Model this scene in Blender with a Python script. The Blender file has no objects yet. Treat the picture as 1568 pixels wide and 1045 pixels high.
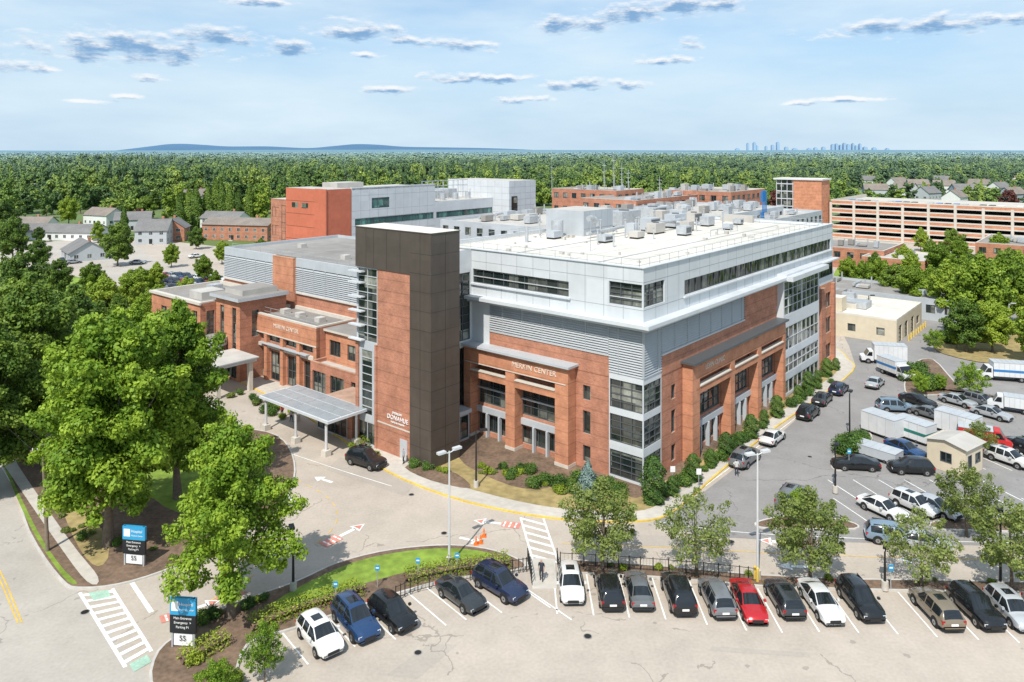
import bpy, math, random
import numpy as np
from mathutils import Vector, Matrix, noise as mnoise
random.seed(7); rng=np.random.default_rng(7)
scene=bpy.context.scene
F=1150.; H=35.; CX=784.; HY=230.
# survey conversion: photo bearing -> metres on the ground (or at height h)
def G(x,y,h=0.):
    D=F*(H-h)/(y-HY); return ((x-CX)*D/F, D)
C0=(13.6,77.7); ANG=math.radians(50)
U=(math.cos(ANG),math.sin(ANG)); V=(-math.sin(ANG),math.cos(ANG))
def L2W(a,b): return (C0[0]+U[0]*a+V[0]*b, C0[1]+U[1]*a+V[1]*b)
MB_LOC=Matrix.Translation((C0[0],C0[1],0))@Matrix.Rotation(ANG,4,'Z')

# ---------------------------------------------------------------- materials
def newmat(name):
    m=bpy.data.materials.new(name); m.use_nodes=True
    nt=m.node_tree; b=nt.nodes['Principled BSDF']; return m,nt,b
def N(nt,t,**k):
    n=nt.nodes.new(t)
    for a,v in k.items(): setattr(n,a,v)
    return n
def math_n(nt,op,a,b=None,c=None,clamp=False):
    n=N(nt,'ShaderNodeMath',operation=op); n.use_clamp=clamp
    for i,v in enumerate((a,b,c)):
        if v is None: continue
        if isinstance(v,(int,float)): n.inputs[i].default_value=v
        else: nt.links.new(v,n.inputs[i])
    return n.outputs[0]
def mixc(nt,f,a,b,mode='MIX'):
    n=N(nt,'ShaderNodeMix',data_type='RGBA',blend_type=mode)
    for s,v in ((n.inputs['Factor'],f),(n.inputs['A'],a),(n.inputs['B'],b)):
        if isinstance(v,(int,float)): s.default_value=v
        elif isinstance(v,tuple): s.default_value=(*v[:3],1)
        else: nt.links.new(v,s)
    return n.outputs['Result']
def mat(name,col,rough=.8,metal=0,var=.12,scale=1.2,bump=0,spec=.4,local=False,panel=0,streak=0):
    m,nt,b=newmat(name)
    b.inputs['Roughness'].default_value=rough; b.inputs['Metallic'].default_value=metal
    b.inputs['Specular IOR Level'].default_value=spec
    if local: pos=N(nt,'ShaderNodeTexCoord').outputs['Object']
    else: pos=N(nt,'ShaderNodeNewGeometry').outputs['Position']
    n1=N(nt,'ShaderNodeTexNoise'); n1.inputs['Scale'].default_value=scale; n1.inputs['Detail'].default_value=4
    n2=N(nt,'ShaderNodeTexNoise'); n2.inputs['Scale'].default_value=scale*.13; n2.inputs['Detail'].default_value=3
    nt.links.new(pos,n1.inputs['Vector']); nt.links.new(pos,n2.inputs['Vector'])
    s=math_n(nt,'ADD',n1.outputs['Fac'],n2.outputs['Fac'])
    mr=N(nt,'ShaderNodeMapRange'); mr.inputs[1].default_value=.7; mr.inputs[2].default_value=1.3
    mr.inputs[3].default_value=1-var; mr.inputs[4].default_value=1+var
    nt.links.new(s,mr.inputs[0]); fac=mr.outputs[0]
    if panel:   # individual cladding panels differ slightly in tone
        ad=N(nt,'ShaderNodeVectorMath',operation='MULTIPLY_ADD'); ad.inputs[1].default_value=(.38,.38,.52); ad.inputs[2].default_value=(.21,.33,.1); nt.links.new(pos,ad.inputs[0])
        fl=N(nt,'ShaderNodeVectorMath',operation='FLOOR'); nt.links.new(ad.outputs[0],fl.inputs[0]); wn=N(nt,'ShaderNodeTexWhiteNoise'); nt.links.new(fl.outputs[0],wn.inputs['Vector'])
        fac=math_n(nt,'ADD',fac,math_n(nt,'MULTIPLY',math_n(nt,'SUBTRACT',wn.outputs['Value'],.5),panel))
    if streak:  # vertical rain streaks
        ms=N(nt,'ShaderNodeVectorMath',operation='MULTIPLY'); ms.inputs[1].default_value=(1.6,1.6,.12); nt.links.new(pos,ms.inputs[0]); ns=N(nt,'ShaderNodeTexNoise'); ns.inputs['Scale'].default_value=1; ns.inputs['Detail'].default_value=4; nt.links.new(ms.outputs[0],ns.inputs['Vector'])
        fac=math_n(nt,'ADD',fac,math_n(nt,'MULTIPLY',math_n(nt,'SUBTRACT',ns.outputs['Fac'],.5),streak))
    rgb=N(nt,'ShaderNodeVectorMath',operation='SCALE'); rgb.inputs[0].default_value=col
    nt.links.new(fac,rgb.inputs['Scale']); nt.links.new(rgb.outputs[0],b.inputs['Base Color'])
    if bump:
        bp=N(nt,'ShaderNodeBump'); bp.inputs['Strength'].default_value=bump; bp.inputs['Distance'].default_value=.05
        nt.links.new(n1.outputs['Fac'],bp.inputs['Height']); nt.links.new(bp.outputs[0],b.inputs['Normal'])
    return m
def brickmat(name,c1,c2,mortar):
    m,nt,b=newmat(name); b.inputs['Roughness'].default_value=.9; b.inputs['Specular IOR Level'].default_value=.2
    tc=N(nt,'ShaderNodeTexCoord').outputs['Object']
    sp=N(nt,'ShaderNodeSeparateXYZ'); nt.links.new(tc,sp.inputs[0])
    xy=math_n(nt,'ADD',sp.outputs[0],sp.outputs[1])
    cb=N(nt,'ShaderNodeCombineXYZ'); nt.links.new(xy,cb.inputs[0]); nt.links.new(sp.outputs[2],cb.inputs[1])
    br=N(nt,'ShaderNodeTexBrick'); nt.links.new(cb.outputs[0],br.inputs['Vector'])
    br.inputs['Scale'].default_value=1; br.inputs['Brick Width'].default_value=.3; br.inputs['Row Height'].default_value=.1
    br.inputs['Mortar Size'].default_value=.012; br.inputs['Color1'].default_value=(*c1,1); br.inputs['Color2'].default_value=(*c2,1); br.inputs['Mortar'].default_value=(*mortar,1)
    n=N(nt,'ShaderNodeTexNoise'); n.inputs['Scale'].default_value=.6; n.inputs['Detail'].default_value=7; n.inputs['Roughness'].default_value=.65; nt.links.new(tc,n.inputs['Vector'])
    mr=N(nt,'ShaderNodeMapRange'); mr.inputs[1].default_value=.3; mr.inputs[2].default_value=.7; mr.inputs[3].default_value=.76; mr.inputs[4].default_value=1.2
    nt.links.new(n.outputs['Fac'],mr.inputs[0])
    w=math_n(nt,'FRACT',math_n(nt,'MULTIPLY',sp.outputs[2],.75))
    band=math_n(nt,'MULTIPLY',math_n(nt,'LESS_THAN',w,.10),-.20)
    f=math_n(nt,'ADD',mr.outputs[0],band)
    sc=N(nt,'ShaderNodeVectorMath',operation='SCALE'); nt.links.new(br.outputs['Color'],sc.inputs[0]); nt.links.new(f,sc.inputs['Scale'])
    nt.links.new(sc.outputs[0],b.inputs['Base Color']); return m
def glassmat(name,dark,light,frac=.42,cell=1.45,rough=.05):
    m,nt,b=newmat(name); b.inputs['Roughness'].default_value=rough; b.inputs['Specular IOR Level'].default_value=1.0
    tc=N(nt,'ShaderNodeTexCoord').outputs['Object']
    mp=N(nt,'ShaderNodeVectorMath',operation='ADD'); nt.links.new(tc,mp.inputs[0]); mp.inputs[1].default_value=(.37,.41,.2)
    dv=N(nt,'ShaderNodeVectorMath',operation='SCALE'); nt.links.new(mp.outputs[0],dv.inputs[0]); dv.inputs['Scale'].default_value=1/cell
    fl=N(nt,'ShaderNodeVectorMath',operation='FLOOR'); nt.links.new(dv.outputs[0],fl.inputs[0])
    wn=N(nt,'ShaderNodeTexWhiteNoise'); nt.links.new(fl.outputs[0],wn.inputs['Vector'])
    f=math_n(nt,'POWER',wn.outputs['Value'],1/frac*1.2)
    nz=N(nt,'ShaderNodeTexNoise'); nz.inputs['Scale'].default_value=1.3; nt.links.new(tc,nz.inputs['Vector'])
    f2=math_n(nt,'MULTIPLY',f,math_n(nt,'MULTIPLY',nz.outputs['Fac'],1.6))
    nt.links.new(mixc(nt,f2,dark,light),b.inputs['Base Color'])
    bp=N(nt,'ShaderNodeBump'); bp.inputs['Strength'].default_value=.15; bp.inputs['Distance'].default_value=.2; n3=N(nt,'ShaderNodeTexNoise'); n3.inputs['Scale'].default_value=.7; n3.inputs['Detail'].default_value=1
    nt.links.new(tc,n3.inputs['Vector']); nt.links.new(n3.outputs['Fac'],bp.inputs['Height']); nt.links.new(bp.outputs[0],b.inputs['Normal'])
    return m
def asphalt(name,col,var=.12,crack=.6):
    m,nt,b=newmat(name); b.inputs['Roughness'].default_value=.95; b.inputs['Specular IOR Level'].default_value=.15
    pos=N(nt,'ShaderNodeNewGeometry').outputs['Position']
    n1=N(nt,'ShaderNodeTexNoise'); n1.inputs['Scale'].default_value=.09; n1.inputs['Detail'].default_value=6; n1.inputs['Roughness'].default_value=.6
    n2=N(nt,'ShaderNodeTexNoise'); n2.inputs['Scale'].default_value=4; n2.inputs['Detail'].default_value=5
    n3=N(nt,'ShaderNodeTexNoise'); n3.inputs['Scale'].default_value=.5; n3.inputs['Detail'].default_value=5
    for n in (n1,n2,n3): nt.links.new(pos,n.inputs['Vector'])
    ds=N(nt,'ShaderNodeVectorMath',operation='SCALE'); nt.links.new(n3.outputs['Color'],ds.inputs[0]); ds.inputs['Scale'].default_value=2.5
    ad=N(nt,'ShaderNodeVectorMath',operation='ADD'); nt.links.new(pos,ad.inputs[0]); nt.links.new(ds.outputs[0],ad.inputs[1])
    vo=N(nt,'ShaderNodeTexVoronoi',feature='DISTANCE_TO_EDGE'); vo.inputs['Scale'].default_value=.085; nt.links.new(ad.outputs[0],vo.inputs['Vector'])
    ck=math_n(nt,'MULTIPLY',math_n(nt,'LESS_THAN',vo.outputs['Distance'],.004),math_n(nt,'GREATER_THAN',n1.outputs['Fac'],.5))
    s=math_n(nt,'ADD',math_n(nt,'MULTIPLY',n1.outputs['Fac'],.6),math_n(nt,'ADD',math_n(nt,'MULTIPLY',n2.outputs['Fac'],.35),math_n(nt,'MULTIPLY',n3.outputs['Fac'],.3)))
    mr=N(nt,'ShaderNodeMapRange'); mr.inputs[1].default_value=.45; mr.inputs[2].default_value=.8; mr.inputs[3].default_value=1-var; mr.inputs[4].default_value=1+var; nt.links.new(s,mr.inputs[0])
    sc=N(nt,'ShaderNodeVectorMath',operation='SCALE'); sc.inputs[0].default_value=col; nt.links.new(mr.outputs[0],sc.inputs['Scale'])
    c=mixc(nt,math_n(nt,'MULTIPLY',ck,crack),sc.outputs[0],(col[0]*.5,col[1]*.5,col[2]*.5))
    # oil stains
    v2=N(nt,'ShaderNodeTexVoronoi'); v2.inputs['Scale'].default_value=.33; nt.links.new(pos,v2.inputs['Vector'])
    st=math_n(nt,'LESS_THAN',math_n(nt,'ADD',v2.outputs['Distance'],math_n(nt,'MULTIPLY',n2.outputs['Fac'],.12)),.13)
    nt.links.new(mixc(nt,math_n(nt,'MULTIPLY',st,.28),c,(.05,.05,.05)),b.inputs['Base Color'])
    return m
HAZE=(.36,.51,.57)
def hazed(nt,colsock,near=400,far=5200,mx=.88):  # aerial haze painted into the base colour, stronger with distance
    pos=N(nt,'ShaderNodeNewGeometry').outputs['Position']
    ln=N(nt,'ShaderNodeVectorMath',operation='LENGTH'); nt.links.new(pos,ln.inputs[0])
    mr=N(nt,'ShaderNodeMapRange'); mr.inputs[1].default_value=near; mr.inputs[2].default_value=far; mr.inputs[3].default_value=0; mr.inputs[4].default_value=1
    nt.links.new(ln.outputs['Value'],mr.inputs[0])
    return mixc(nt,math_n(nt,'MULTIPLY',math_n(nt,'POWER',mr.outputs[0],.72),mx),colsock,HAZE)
def leafmat(name,dark,mid,light,haze=False,trans=.25,rnd=.28):
    m,nt,b=newmat(name); b.inputs['Roughness'].default_value=.55; b.inputs['Specular IOR Level'].default_value=.25
    at=N(nt,'ShaderNodeAttribute',attribute_name='tint').outputs['Fac']
    oi=N(nt,'ShaderNodeObjectInfo').outputs['Random']
    t=math_n(nt,'ADD',math_n(nt,'MULTIPLY',at,1-rnd),math_n(nt,'MULTIPLY',oi,rnd))
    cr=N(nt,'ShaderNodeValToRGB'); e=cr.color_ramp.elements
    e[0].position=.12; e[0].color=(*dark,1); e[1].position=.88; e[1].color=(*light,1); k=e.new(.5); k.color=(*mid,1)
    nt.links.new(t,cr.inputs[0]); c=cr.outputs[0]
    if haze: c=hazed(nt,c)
    nt.links.new(c,b.inputs['Base Color'])
    if trans:
        tr=N(nt,'ShaderNodeBsdfTranslucent'); nt.links.new(mixc(nt,.35,c,(.40,.50,.05)),tr.inputs['Color'])
        mx=N(nt,'ShaderNodeMixShader'); mx.inputs[0].default_value=trans
        nt.links.new(b.outputs[0],mx.inputs[1]); nt.links.new(tr.outputs[0],mx.inputs[2])
        nt.links.new(mx.outputs[0],nt.nodes['Material Output'].inputs['Surface'])
    return m

BRICK=brickmat('brick_red',(.49,.195,.115),(.38,.14,.085),(.42,.28,.21))
BRICKO=brickmat('brick_orange',(.58,.235,.130),(.49,.19,.105),(.48,.30,.20))
WHITE=mat('white_metal_panel',(.57,.595,.62),.42,0,.06,.5,local=True,panel=.075,streak=.10)
WHITE2=mat('grey_metal_panel',(.44,.47,.50),.5,0,.07,.5,local=True,panel=.08,streak=.12)
JOINT=mat('panel_joint',(.27,.29,.31),.7,0,.05)
LOUV=mat('louver_metal',(.46,.48,.50),.5,.2,.05)
LOUVB=mat('louver_back',(.13,.135,.14),.8,0,.05)
BROWN=mat('bronze_panel',(.082,.066,.055),.45,0,.12,.7,local=True,panel=.12,streak=.2)
STONE=mat('cast_stone',(.56,.52,.46),.85,0,.08,streak=.15)
LETTER=mat('facade_lettering',(.66,.56,.48),.7,0,.04)
GLASS=glassmat('window_glass',(.014,.022,.022),(.36,.37,.32))
GLASSG=glassmat('green_glass',(.03,.09,.085),(.15,.35,.3))
FRAME=mat('window_frame',(.11,.12,.13),.5,.3,.05)
FRAMEW=mat('window_frame_light',(.54,.56,.58),.5,.2,.05)
ROOF=mat('roof_membrane_light',(.62,.59,.53),.9,0,.16,.35,streak=.1)
ROOFG=mat('roof_membrane_grey',(.27,.255,.24),.95,0,.2,.3)
ROOFM=mat('roof_mid',(.46,.44,.41),.9,0,.17,.4)
METAL=mat('galvanised_metal',(.48,.50,.52),.5,.35,.18,2)
DARK=mat('dark_metal',(.03,.03,.032),.5,.3,.1)
BLACK=mat('black_rubber',(.018,.018,.018),.85,0,.1)
CONC=mat('concrete',(.50,.465,.415),.9,0,.14,1.5)
KERB=mat('granite_kerb',(.50,.48,.45),.9,0,.14,2)
YKERB=mat('yellow_kerb_paint',(.64,.46,.10),.8,0,.2,3)
PAINTW=mat('white_road_paint',(.76,.76,.74),.8,0,.2,6)
PAINTY=mat('yellow_road_paint',(.64,.43,.10),.8,0,.2,6)
PAINTR=mat('red_road_paint',(.60,.24,.19),.8,0,.2,6)
PAINTG=mat('green_tactile_paint',(.35,.52,.42),.8,0,.2,6)
ASPH=asphalt('asphalt_aged',(.445,.39,.335),.15)
ASPH2=asphalt('asphalt_grey',(.265,.255,.25),.17)
ASPH3=asphalt('asphalt_street',(.43,.395,.355),.14)
ASPHN=asphalt('asphalt_patch',(.405,.36,.315),.12)
MULCH=mat('mulch',(.17,.115,.08),.95,0,.4,3,.4)
DRYG=mat('dry_grass',(.32,.25,.11),.95,0,.35,1.2,.3)
GRASS=mat('lawn_grass',(.19,.28,.04),.95,0,.35,1.5,.4)
TRUNK=mat('bark',(.16,.125,.095),.95,0,.3,4,.4)
REDP=mat('red_panel',(.52,.15,.085),.6,0,.08,local=True,panel=.1)
BEIGE=mat('beige_stucco',(.60,.52,.39),.85,0,.07)
BLUE=mat('blue_sign',(.03,.30,.55),.4,0,.04)
BLUEM=mat('blue_metal',(.03,.17,.42),.5,0,.1)
SIGNK=mat('black_sign',(.015,.017,.02),.4,0,.04)
SIGNW=mat('white_sign',(.78,.78,.78),.5,0,.03)
TRKW=mat('truck_white',(.62,.63,.64),.45,0,.10,1)
RED=mat('red_paint',(.5,.03,.03),.4,0,.05)
ORANGE=mat('orange_plastic',(.75,.16,.02),.5,0,.05)
SHING=mat('roof_shingle',(.18,.175,.175),.9,0,.2,2)
SHING2=mat('roof_shingle_brown',(.22,.19,.165),.9,0,.2,2)
LAMPW=mat('lamp_pole_white',(.64,.65,.66),.4,.2,.04)
WOODP=mat('weathered_wood',(.19,.15,.115),.95,0,.2,3)
PV=mat('canopy_glass',(.33,.365,.39),.2,.1,.12)
TEAL=mat('teal_tarp',(.02,.16,.13),.6,0,.1)
LEAFA=leafmat('leaves_bright',(.050,.11,.012),(.155,.27,.022),(.32,.44,.045))
LEAFB=leafmat('leaves_dark',(.030,.07,.014),(.08,.15,.020),(.17,.25,.035),trans=.15)
LEAFM=leafmat('leaves_mid',(.05,.10,.012),(.15,.24,.022),(.31,.40,.045),trans=.12,rnd=.5)
LEAFN=leafmat('leaves_mid_dark',(.03,.065,.012),(.085,.15,.020),(.18,.26,.035),trans=0,rnd=.45)
LEAFC=leafmat('leaves_olive',(.07,.105,.025),(.165,.215,.05),(.29,.34,.10))
LEAFS=leafmat('shrub_leaves',(.025,.06,.014),(.065,.13,.022),(.14,.22,.035),trans=0)
LEAFH=leafmat('hedge_leaves',(.10,.15,.015),(.21,.28,.025),(.34,.39,.045),trans=0)
LEAFP=leafmat('spruce_blue',(.08,.14,.13),(.16,.24,.22),(.26,.34,.31),trans=0)
LEAFR=leafmat('maple_purple',(.06,.02,.02),(.14,.05,.04),(.24,.09,.07),trans=0)
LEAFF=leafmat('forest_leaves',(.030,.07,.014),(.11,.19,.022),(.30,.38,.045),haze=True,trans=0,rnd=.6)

# ---------------------------------------------------------------- mesh builder
class MB:
    def __init__(s): s.v=[];s.f=[];s.m=[];s.mats=[]
    def mi(s,m):
        if m not in s.mats: s.mats.append(m)
        return s.mats.index(m)
    def face(s,pts,m):
        i=len(s.v); s.v+= [tuple(p) for p in pts]; s.f.append(tuple(range(i,i+len(pts)))); s.m.append(s.mi(m))
    def box(s,x0,x1,y0,y1,z0,z1,m,top=None):
        i=len(s.v); s.v+=[(x0,y0,z0),(x1,y0,z0),(x1,y1,z0),(x0,y1,z0),(x0,y0,z1),(x1,y0,z1),(x1,y1,z1),(x0,y1,z1)]
        k=s.mi(m); t=s.mi(top) if top else k
        for f,q in (((3,2,1,0),k),((4,5,6,7),t),((0,1,5,4),k),((1,2,6,5),k),((2,3,7,6),k),((3,0,4,7),k)):
            s.f.append(tuple(i+j for j in f)); s.m.append(q)
    def beam(s,p0,p1,r0,r1,m,n=8,caps=True):
        p0=Vector(p0);p1=Vector(p1); d=(p1-p0).normalized()
        a=d.orthogonal().normalized(); b=d.cross(a); i=len(s.v); k=s.mi(m)
        for p,r in ((p0,r0),(p1,r1)):
            for j in range(n):
                t=2*math.pi*j/n; s.v.append(tuple(p+a*math.cos(t)*r+b*math.sin(t)*r))
        for j in range(n):
            s.f.append((i+j,i+(j+1)%n,i+n+(j+1)%n,i+n+j)); s.m.append(k)
        if caps:
            s.f.append(tuple(i+j for j in reversed(range(n)))); s.m.append(k)
            s.f.append(tuple(i+n+j for j in range(n))); s.m.append(k)
    def obj(s,name,mw=None,smooth=None,parent=None):
        me=bpy.data.meshes.new(name); me.from_pydata(s.v,[],s.f)
        for m in s.mats: me.materials.append(m)
        me.polygons.foreach_set('material_index',s.m); me.update()
        if smooth is not None:
            me.polygons.foreach_set('use_smooth',[True]*len(s.f)); me.set_sharp_from_angle(angle=math.radians(smooth))
        o=bpy.data.objects.new(name,me); scene.collection.objects.link(o)
        if mw is not None: o.matrix_world=mw
        if parent: o.parent=parent
        return o
def fb(mb,o,d,n,x0,x1,z0,z1,q0,q1,m):
    """box in facade coordinates (along, height, outwards)"""
    P=lambda x,q,z:(o[0]+d[0]*x+n[0]*q,o[1]+d[1]*x+n[1]*q,z)
    c=[P(x0,q0,z0),P(x1,q0,z0),P(x1,q1,z0),P(x0,q1,z0),P(x0,q0,z1),P(x1,q0,z1),P(x1,q1,z1),P(x0,q1,z1)]
    i=len(mb.v); mb.v+=c; k=mb.mi(m)
    for f in ((3,2,1,0),(4,5,6,7),(0,1,5,4),(1,2,6,5),(2,3,7,6),(3,0,4,7)): mb.f.append(tuple(i+j for j in f)); mb.m.append(k)
def facade(mb,o,d,n,L,z0,z1,wall,wins=(),depth=.28,glass=None,frame=None,fw=.07):
    glass=glass or GLASS; frame=frame or FRAME
    P=lambda x,q,z:(o[0]+d[0]*x+n[0]*q,o[1]+d[1]*x+n[1]*q,z)
    xs=sorted(set([0,L]+[w[0] for w in wins]+[w[1] for w in wins])); zs=sorted(set([z0,z1]+[w[2] for w in wins]+[w[3] for w in wins]))
    for i in range(len(xs)-1):
        for j in range(len(zs)-1):
            cx=(xs[i]+xs[i+1])/2; cz=(zs[j]+zs[j+1])/2
            if any(w[0]<cx<w[1] and w[2]<cz<w[3] for w in wins): continue
            mb.face([P(xs[i],0,zs[j]),P(xs[i+1],0,zs[j]),P(xs[i+1],0,zs[j+1]),P(xs[i],0,zs[j+1])],wall)
    for w in wins:
        x0,x1,a,b=w[:4]; nx=w[4] if len(w)>4 else 1; nz=w[5] if len(w)>5 else 1
        mb.face([P(x0,-depth,a),P(x1,-depth,a),P(x1,-depth,b),P(x0,-depth,b)],glass)
        for q in ([P(x0,0,a),P(x1,0,a),P(x1,-depth,a),P(x0,-depth,a)],[P(x0,0,b),P(x1,0,b),P(x1,-depth,b),P(x0,-depth,b)],
                  [P(x0,0,a),P(x0,0,b),P(x0,-depth,b),P(x0,-depth,a)],[P(x1,0,a),P(x1,0,b),P(x1,-depth,b),P(x1,-depth,a)]): mb.face(q,wall)
        for i in range(nx+1):
            x=x0+(x1-x0)*i/nx; x=min(max(x,x0+fw/2+.002),x1-fw/2-.002)
            fb(mb,o,d,n,x-fw/2,x+fw/2,a+.003,b-.003,-depth+.01,-depth+.11,frame)
        for i in range(nz+1):
            z=a+(b-a)*i/nz; z=min(max(z,a+fw/2+.002),b-fw/2-.002)
            fb(mb,o,d,n,x0+.003,x1-.003,z-fw/2,z+fw/2,-depth+.012,-depth+.10,frame)
def joints(mb,o,d,n,x0,x1,z0,z1,dx,dz,skip=()):
    k=int((x1-x0)/dx)
    for i in range(1,k+1):
        x=x0+i*(x1-x0)/(k+1)
        zs=[(z0,z1)]
        for w in skip:
            if w[0]-.02<x<w[1]+.02:
                nz=[]
                for a,b in zs:
                    if w[2]>a: nz.append((a,min(b,w[2])))
                    if w[3]<b: nz.append((max(a,w[3]),b))
                zs=nz
        for a,b in zs: fb(mb,o,d,n,x-.025,x+.025,a+.01,b-.01,-.005,.008,JOINT)
    k=int((z1-z0)/dz)
    for i in range(1,k+1):
        z=z0+i*(z1-z0)/(k+1)
        if any(w[2]<z<w[3] for w in skip): continue
        fb(mb,o,d,n,x0+.01,x1-.01,z-.025,z+.025,-.005,.009,JOINT)
def louvers(mb,o,d,n,x0,x1,z0,z1,pitch=.27):
    P=lambda x,q,z:(o[0]+d[0]*x+n[0]*q,o[1]+d[1]*x+n[1]*q,z)
    mb.face([P(x0,-.12,z0),P(x1,-.12,z0),P(x1,-.12,z1),P(x0,-.12,z1)],LOUVB)
    z=z0+.04
    while z<z1-.15:
        mb.face([P(x0,.08,z),P(x1,.08,z),P(x1,-.1,z+.19),P(x0,-.1,z+.19)],LOUV)
        mb.face([P(x0,.08,z-.04),P(x1,.08,z-.04),P(x1,.08,z),P(x0,.08,z)],LOUV)
        z+=pitch
    x=x0
    while x<=x1+.01:
        xx=min(max(x,x0+.04),x1-.04); fb(mb,o,d,n,xx-.03,xx+.03,z0,z1,-.1,.1,LOUV); x+=3.0
def text(body,size,loc,face,mat_,parent,ext=.04):
    c=bpy.data.curves.new('lettering','FONT'); c.body=body; c.size=size; c.extrude=ext; c.align_x='CENTER'; c.align_y='CENTER'
    c.materials.append(mat_); o=bpy.data.objects.new('lettering',c); scene.collection.objects.link(o)
    if face=='L': R=Matrix(((0,0,-1),(-1,0,0),(0,1,0)))
    elif face=='R': R=Matrix(((1,0,0),(0,0,-1),(0,1,0)))
    o.parent=parent; o.matrix_local=Matrix.Translation(loc)@R.to_4x4(); return o
def railing(mb,pts,z,h=1.1,step=2.4,mat_=METAL,r=.03):
    for (x0,y0),(x1,y1) in zip(pts,pts[1:]):
        L=math.hypot(x1-x0,y1-y0); k=max(1,int(L/step))
        for i in range(k+1):
            x=x0+(x1-x0)*i/k;y=y0+(y1-y0)*i/k; mb.beam((x,y,z),(x,y,z+h),r,r,mat_,4)
        for hh in (h*.5,h): mb.beam((x0,y0,z+hh),(x1,y1,z+hh),r,r,mat_,4)
def parapet(mb,x0,x1,y0,y1,zr,zp,m,roof,t=.35,cap=None):
    mb.face([(x0+t,y0+t,zr),(x1-t,y0+t,zr),(x1-t,y1-t,zr),(x0+t,y1-t,zr)],roof)
    cap=cap or m
    mb.box(x0+.004,x1-.004,y0+.004,y0+t,zr-.3,zp,cap); mb.box(x0+.004,x1-.004,y1-t,y1-.004,zr-.3,zp,cap)
    mb.box(x0+.004,x0+t,y0+t,y1-t,zr-.3,zp,cap); mb.box(x1-t,x1-.004,y0+t,y1-t,zr-.3,zp,cap)
Lf=((0,1),(-1,0)); Rf=((1,0),(0,-1))

# ================================================================ MAIN BUILDING
mb=MB(); o=(0,0)
dL,nL=Lf; dR,nR=Rf
wl=[(.15,4.2,18.6,21.0,3,4),(9.5,24.1,18.6,20.3,9,1)]
facade(mb,o,dL,nL,24.3,16.9,22.7,WHITE,wl); joints(mb,o,dL,nL,0,24.3,16.9,22.7,2.6,1.9,wl)
for w in wl: fb(mb,o,dL,nL,w[0],w[1],19.35,19.43,-.25,-.1,FRAMEW)
fb(mb,o,dL,nL,9.2,24.3,18.35,18.52,.003,.25,WHITE)
wr=[(.15,4.5,18.6,21.0,3,4),(9.1,61,18.6,20.3,32,1)]
facade(mb,o,dR,nR,62,16.9,22.7,WHITE,wr); joints(mb,o,dR,nR,0,62,16.9,22.7,2.6,1.9,wr)
fb(mb,o,dR,nR,8.8,61.3,18.35,18.52,.003,.25,WHITE)
louvers(mb,o,dL,nL,4.2,21.3,13.0,16.9); louvers(mb,o,dL,nL,0.0,4.2,11.3,16.9)
fb(mb,o,dL,nL,21.3,24.3,10.8,16.9,-.3,0,WHITE)
louvers(mb,o,dR,nR,3.8,25.7,13.0,16.9); louvers(mb,o,dR,nR,0.0,3.8,11.3,16.9)
fb(mb,o,dR,nR,25.7,36.9,12.95,16.9,-.3,.12,BRICK)
fb(mb,o,dL,nL,4.2,21.3,10.7,12.95,-.3,.02,BRICK); fb(mb,o,dR,nR,3.8,36.9,10.7,12.9,-.3,.02,BRICK)
fb(mb,o,dL,nL,4.2,21.3,12.95,13.15,-.1,.12,FRAMEW); fb(mb,o,dR,nR,3.8,25.7,12.9,13.1,-.1,.12,FRAMEW)
cw=[(.12,4.1,.4,3.1,3,4),(.12,4.1,4.0,6.9,3,4),(.12,4.1,7.6,10.6,3,4)]
facade(mb,o,dL,nL,4.2,-.2,11.3,WHITE,cw,.15)
cw=[(.12,3.7,.4,3.1,3,4),(.12,3.7,4.0,6.9,3,4),(.12,3.7,7.6,10.6,3,4)]
facade(mb,o,dR,nR,3.8,-.2,11.3,WHITE,cw,.15)
facade(mb,(.02,4.2),dL,nL,20.1,-.2,10.7,BRICK,[(2.4,3.4,.8,2.6,1,1),(2.4,3.4,3.9,6.4,1,1),(2.4,3.4,7.6,9.2,1,1),
   (6.1,12.0,4.0,7.2,5,3),(13.4,18.9,4.0,7.2,5,3),(6.3,12.0,.7,2.7,5,1),(13.4,18.9,.7,2.7,5,1),(6.0,12.0,8.45,9.2,6,1),(13.4,18.9,8.45,9.2,6,1)])
for x0,x1 in ((10.3,16.1),(17.5,23.1)):
    fb(mb,o,dL,nL,x0,x1,3.0,3.7,.03,.35,WHITE2); fb(mb,o,dL,nL,x0,x1,5.9,6.05,.03,.30,FRAMEW); fb(mb,o,dL,nL,x0,x1,7.3,7.5,.03,.5,STONE)
    fb(mb,o,dL,nL,x0,x1,7.5,8.3,.9,1.5,BRICKO); fb(mb,o,dL,nL,x0,x1,8.3,8.42,.8,1.6,STONE)
    for t in range(1,3): fb(mb,o,dL,nL,x0+t*1.95-.12,x0+t*1.95+.12,-.1,3.0,.03,.5,WHITE2)
for x0,x1 in ((8.5,10.3),(16.1,17.5),(23.1,24.2)):
    fb(mb,o,dL,nL,x0,x1,-.2,9.2,.05,1.5,BRICKO); fb(mb,o,dL,nL,x0-.04,x1+.04,-.2,.5,.04,1.56,STONE)
fb(mb,o,dL,nL,8.5,24.2,9.2,11.15,.05,1.5,BRICKO)
fb(mb,o,dL,nL,8.1,24.28,11.15,11.4,.0,2.0,WHITE2); fb(mb,o,dL,nL,8.8,24.0,9.2,9.28,1.5,1.58,STONE)
ws=[(2.2,3.2,.8,2.6,1,1),(2.2,3.2,3.9,6.4,1,1),(2.2,3.2,7.6,9.2,1,1)]
bays=((10.3,18.6),(19.8,27.0),(28.2,36.0))
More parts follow.
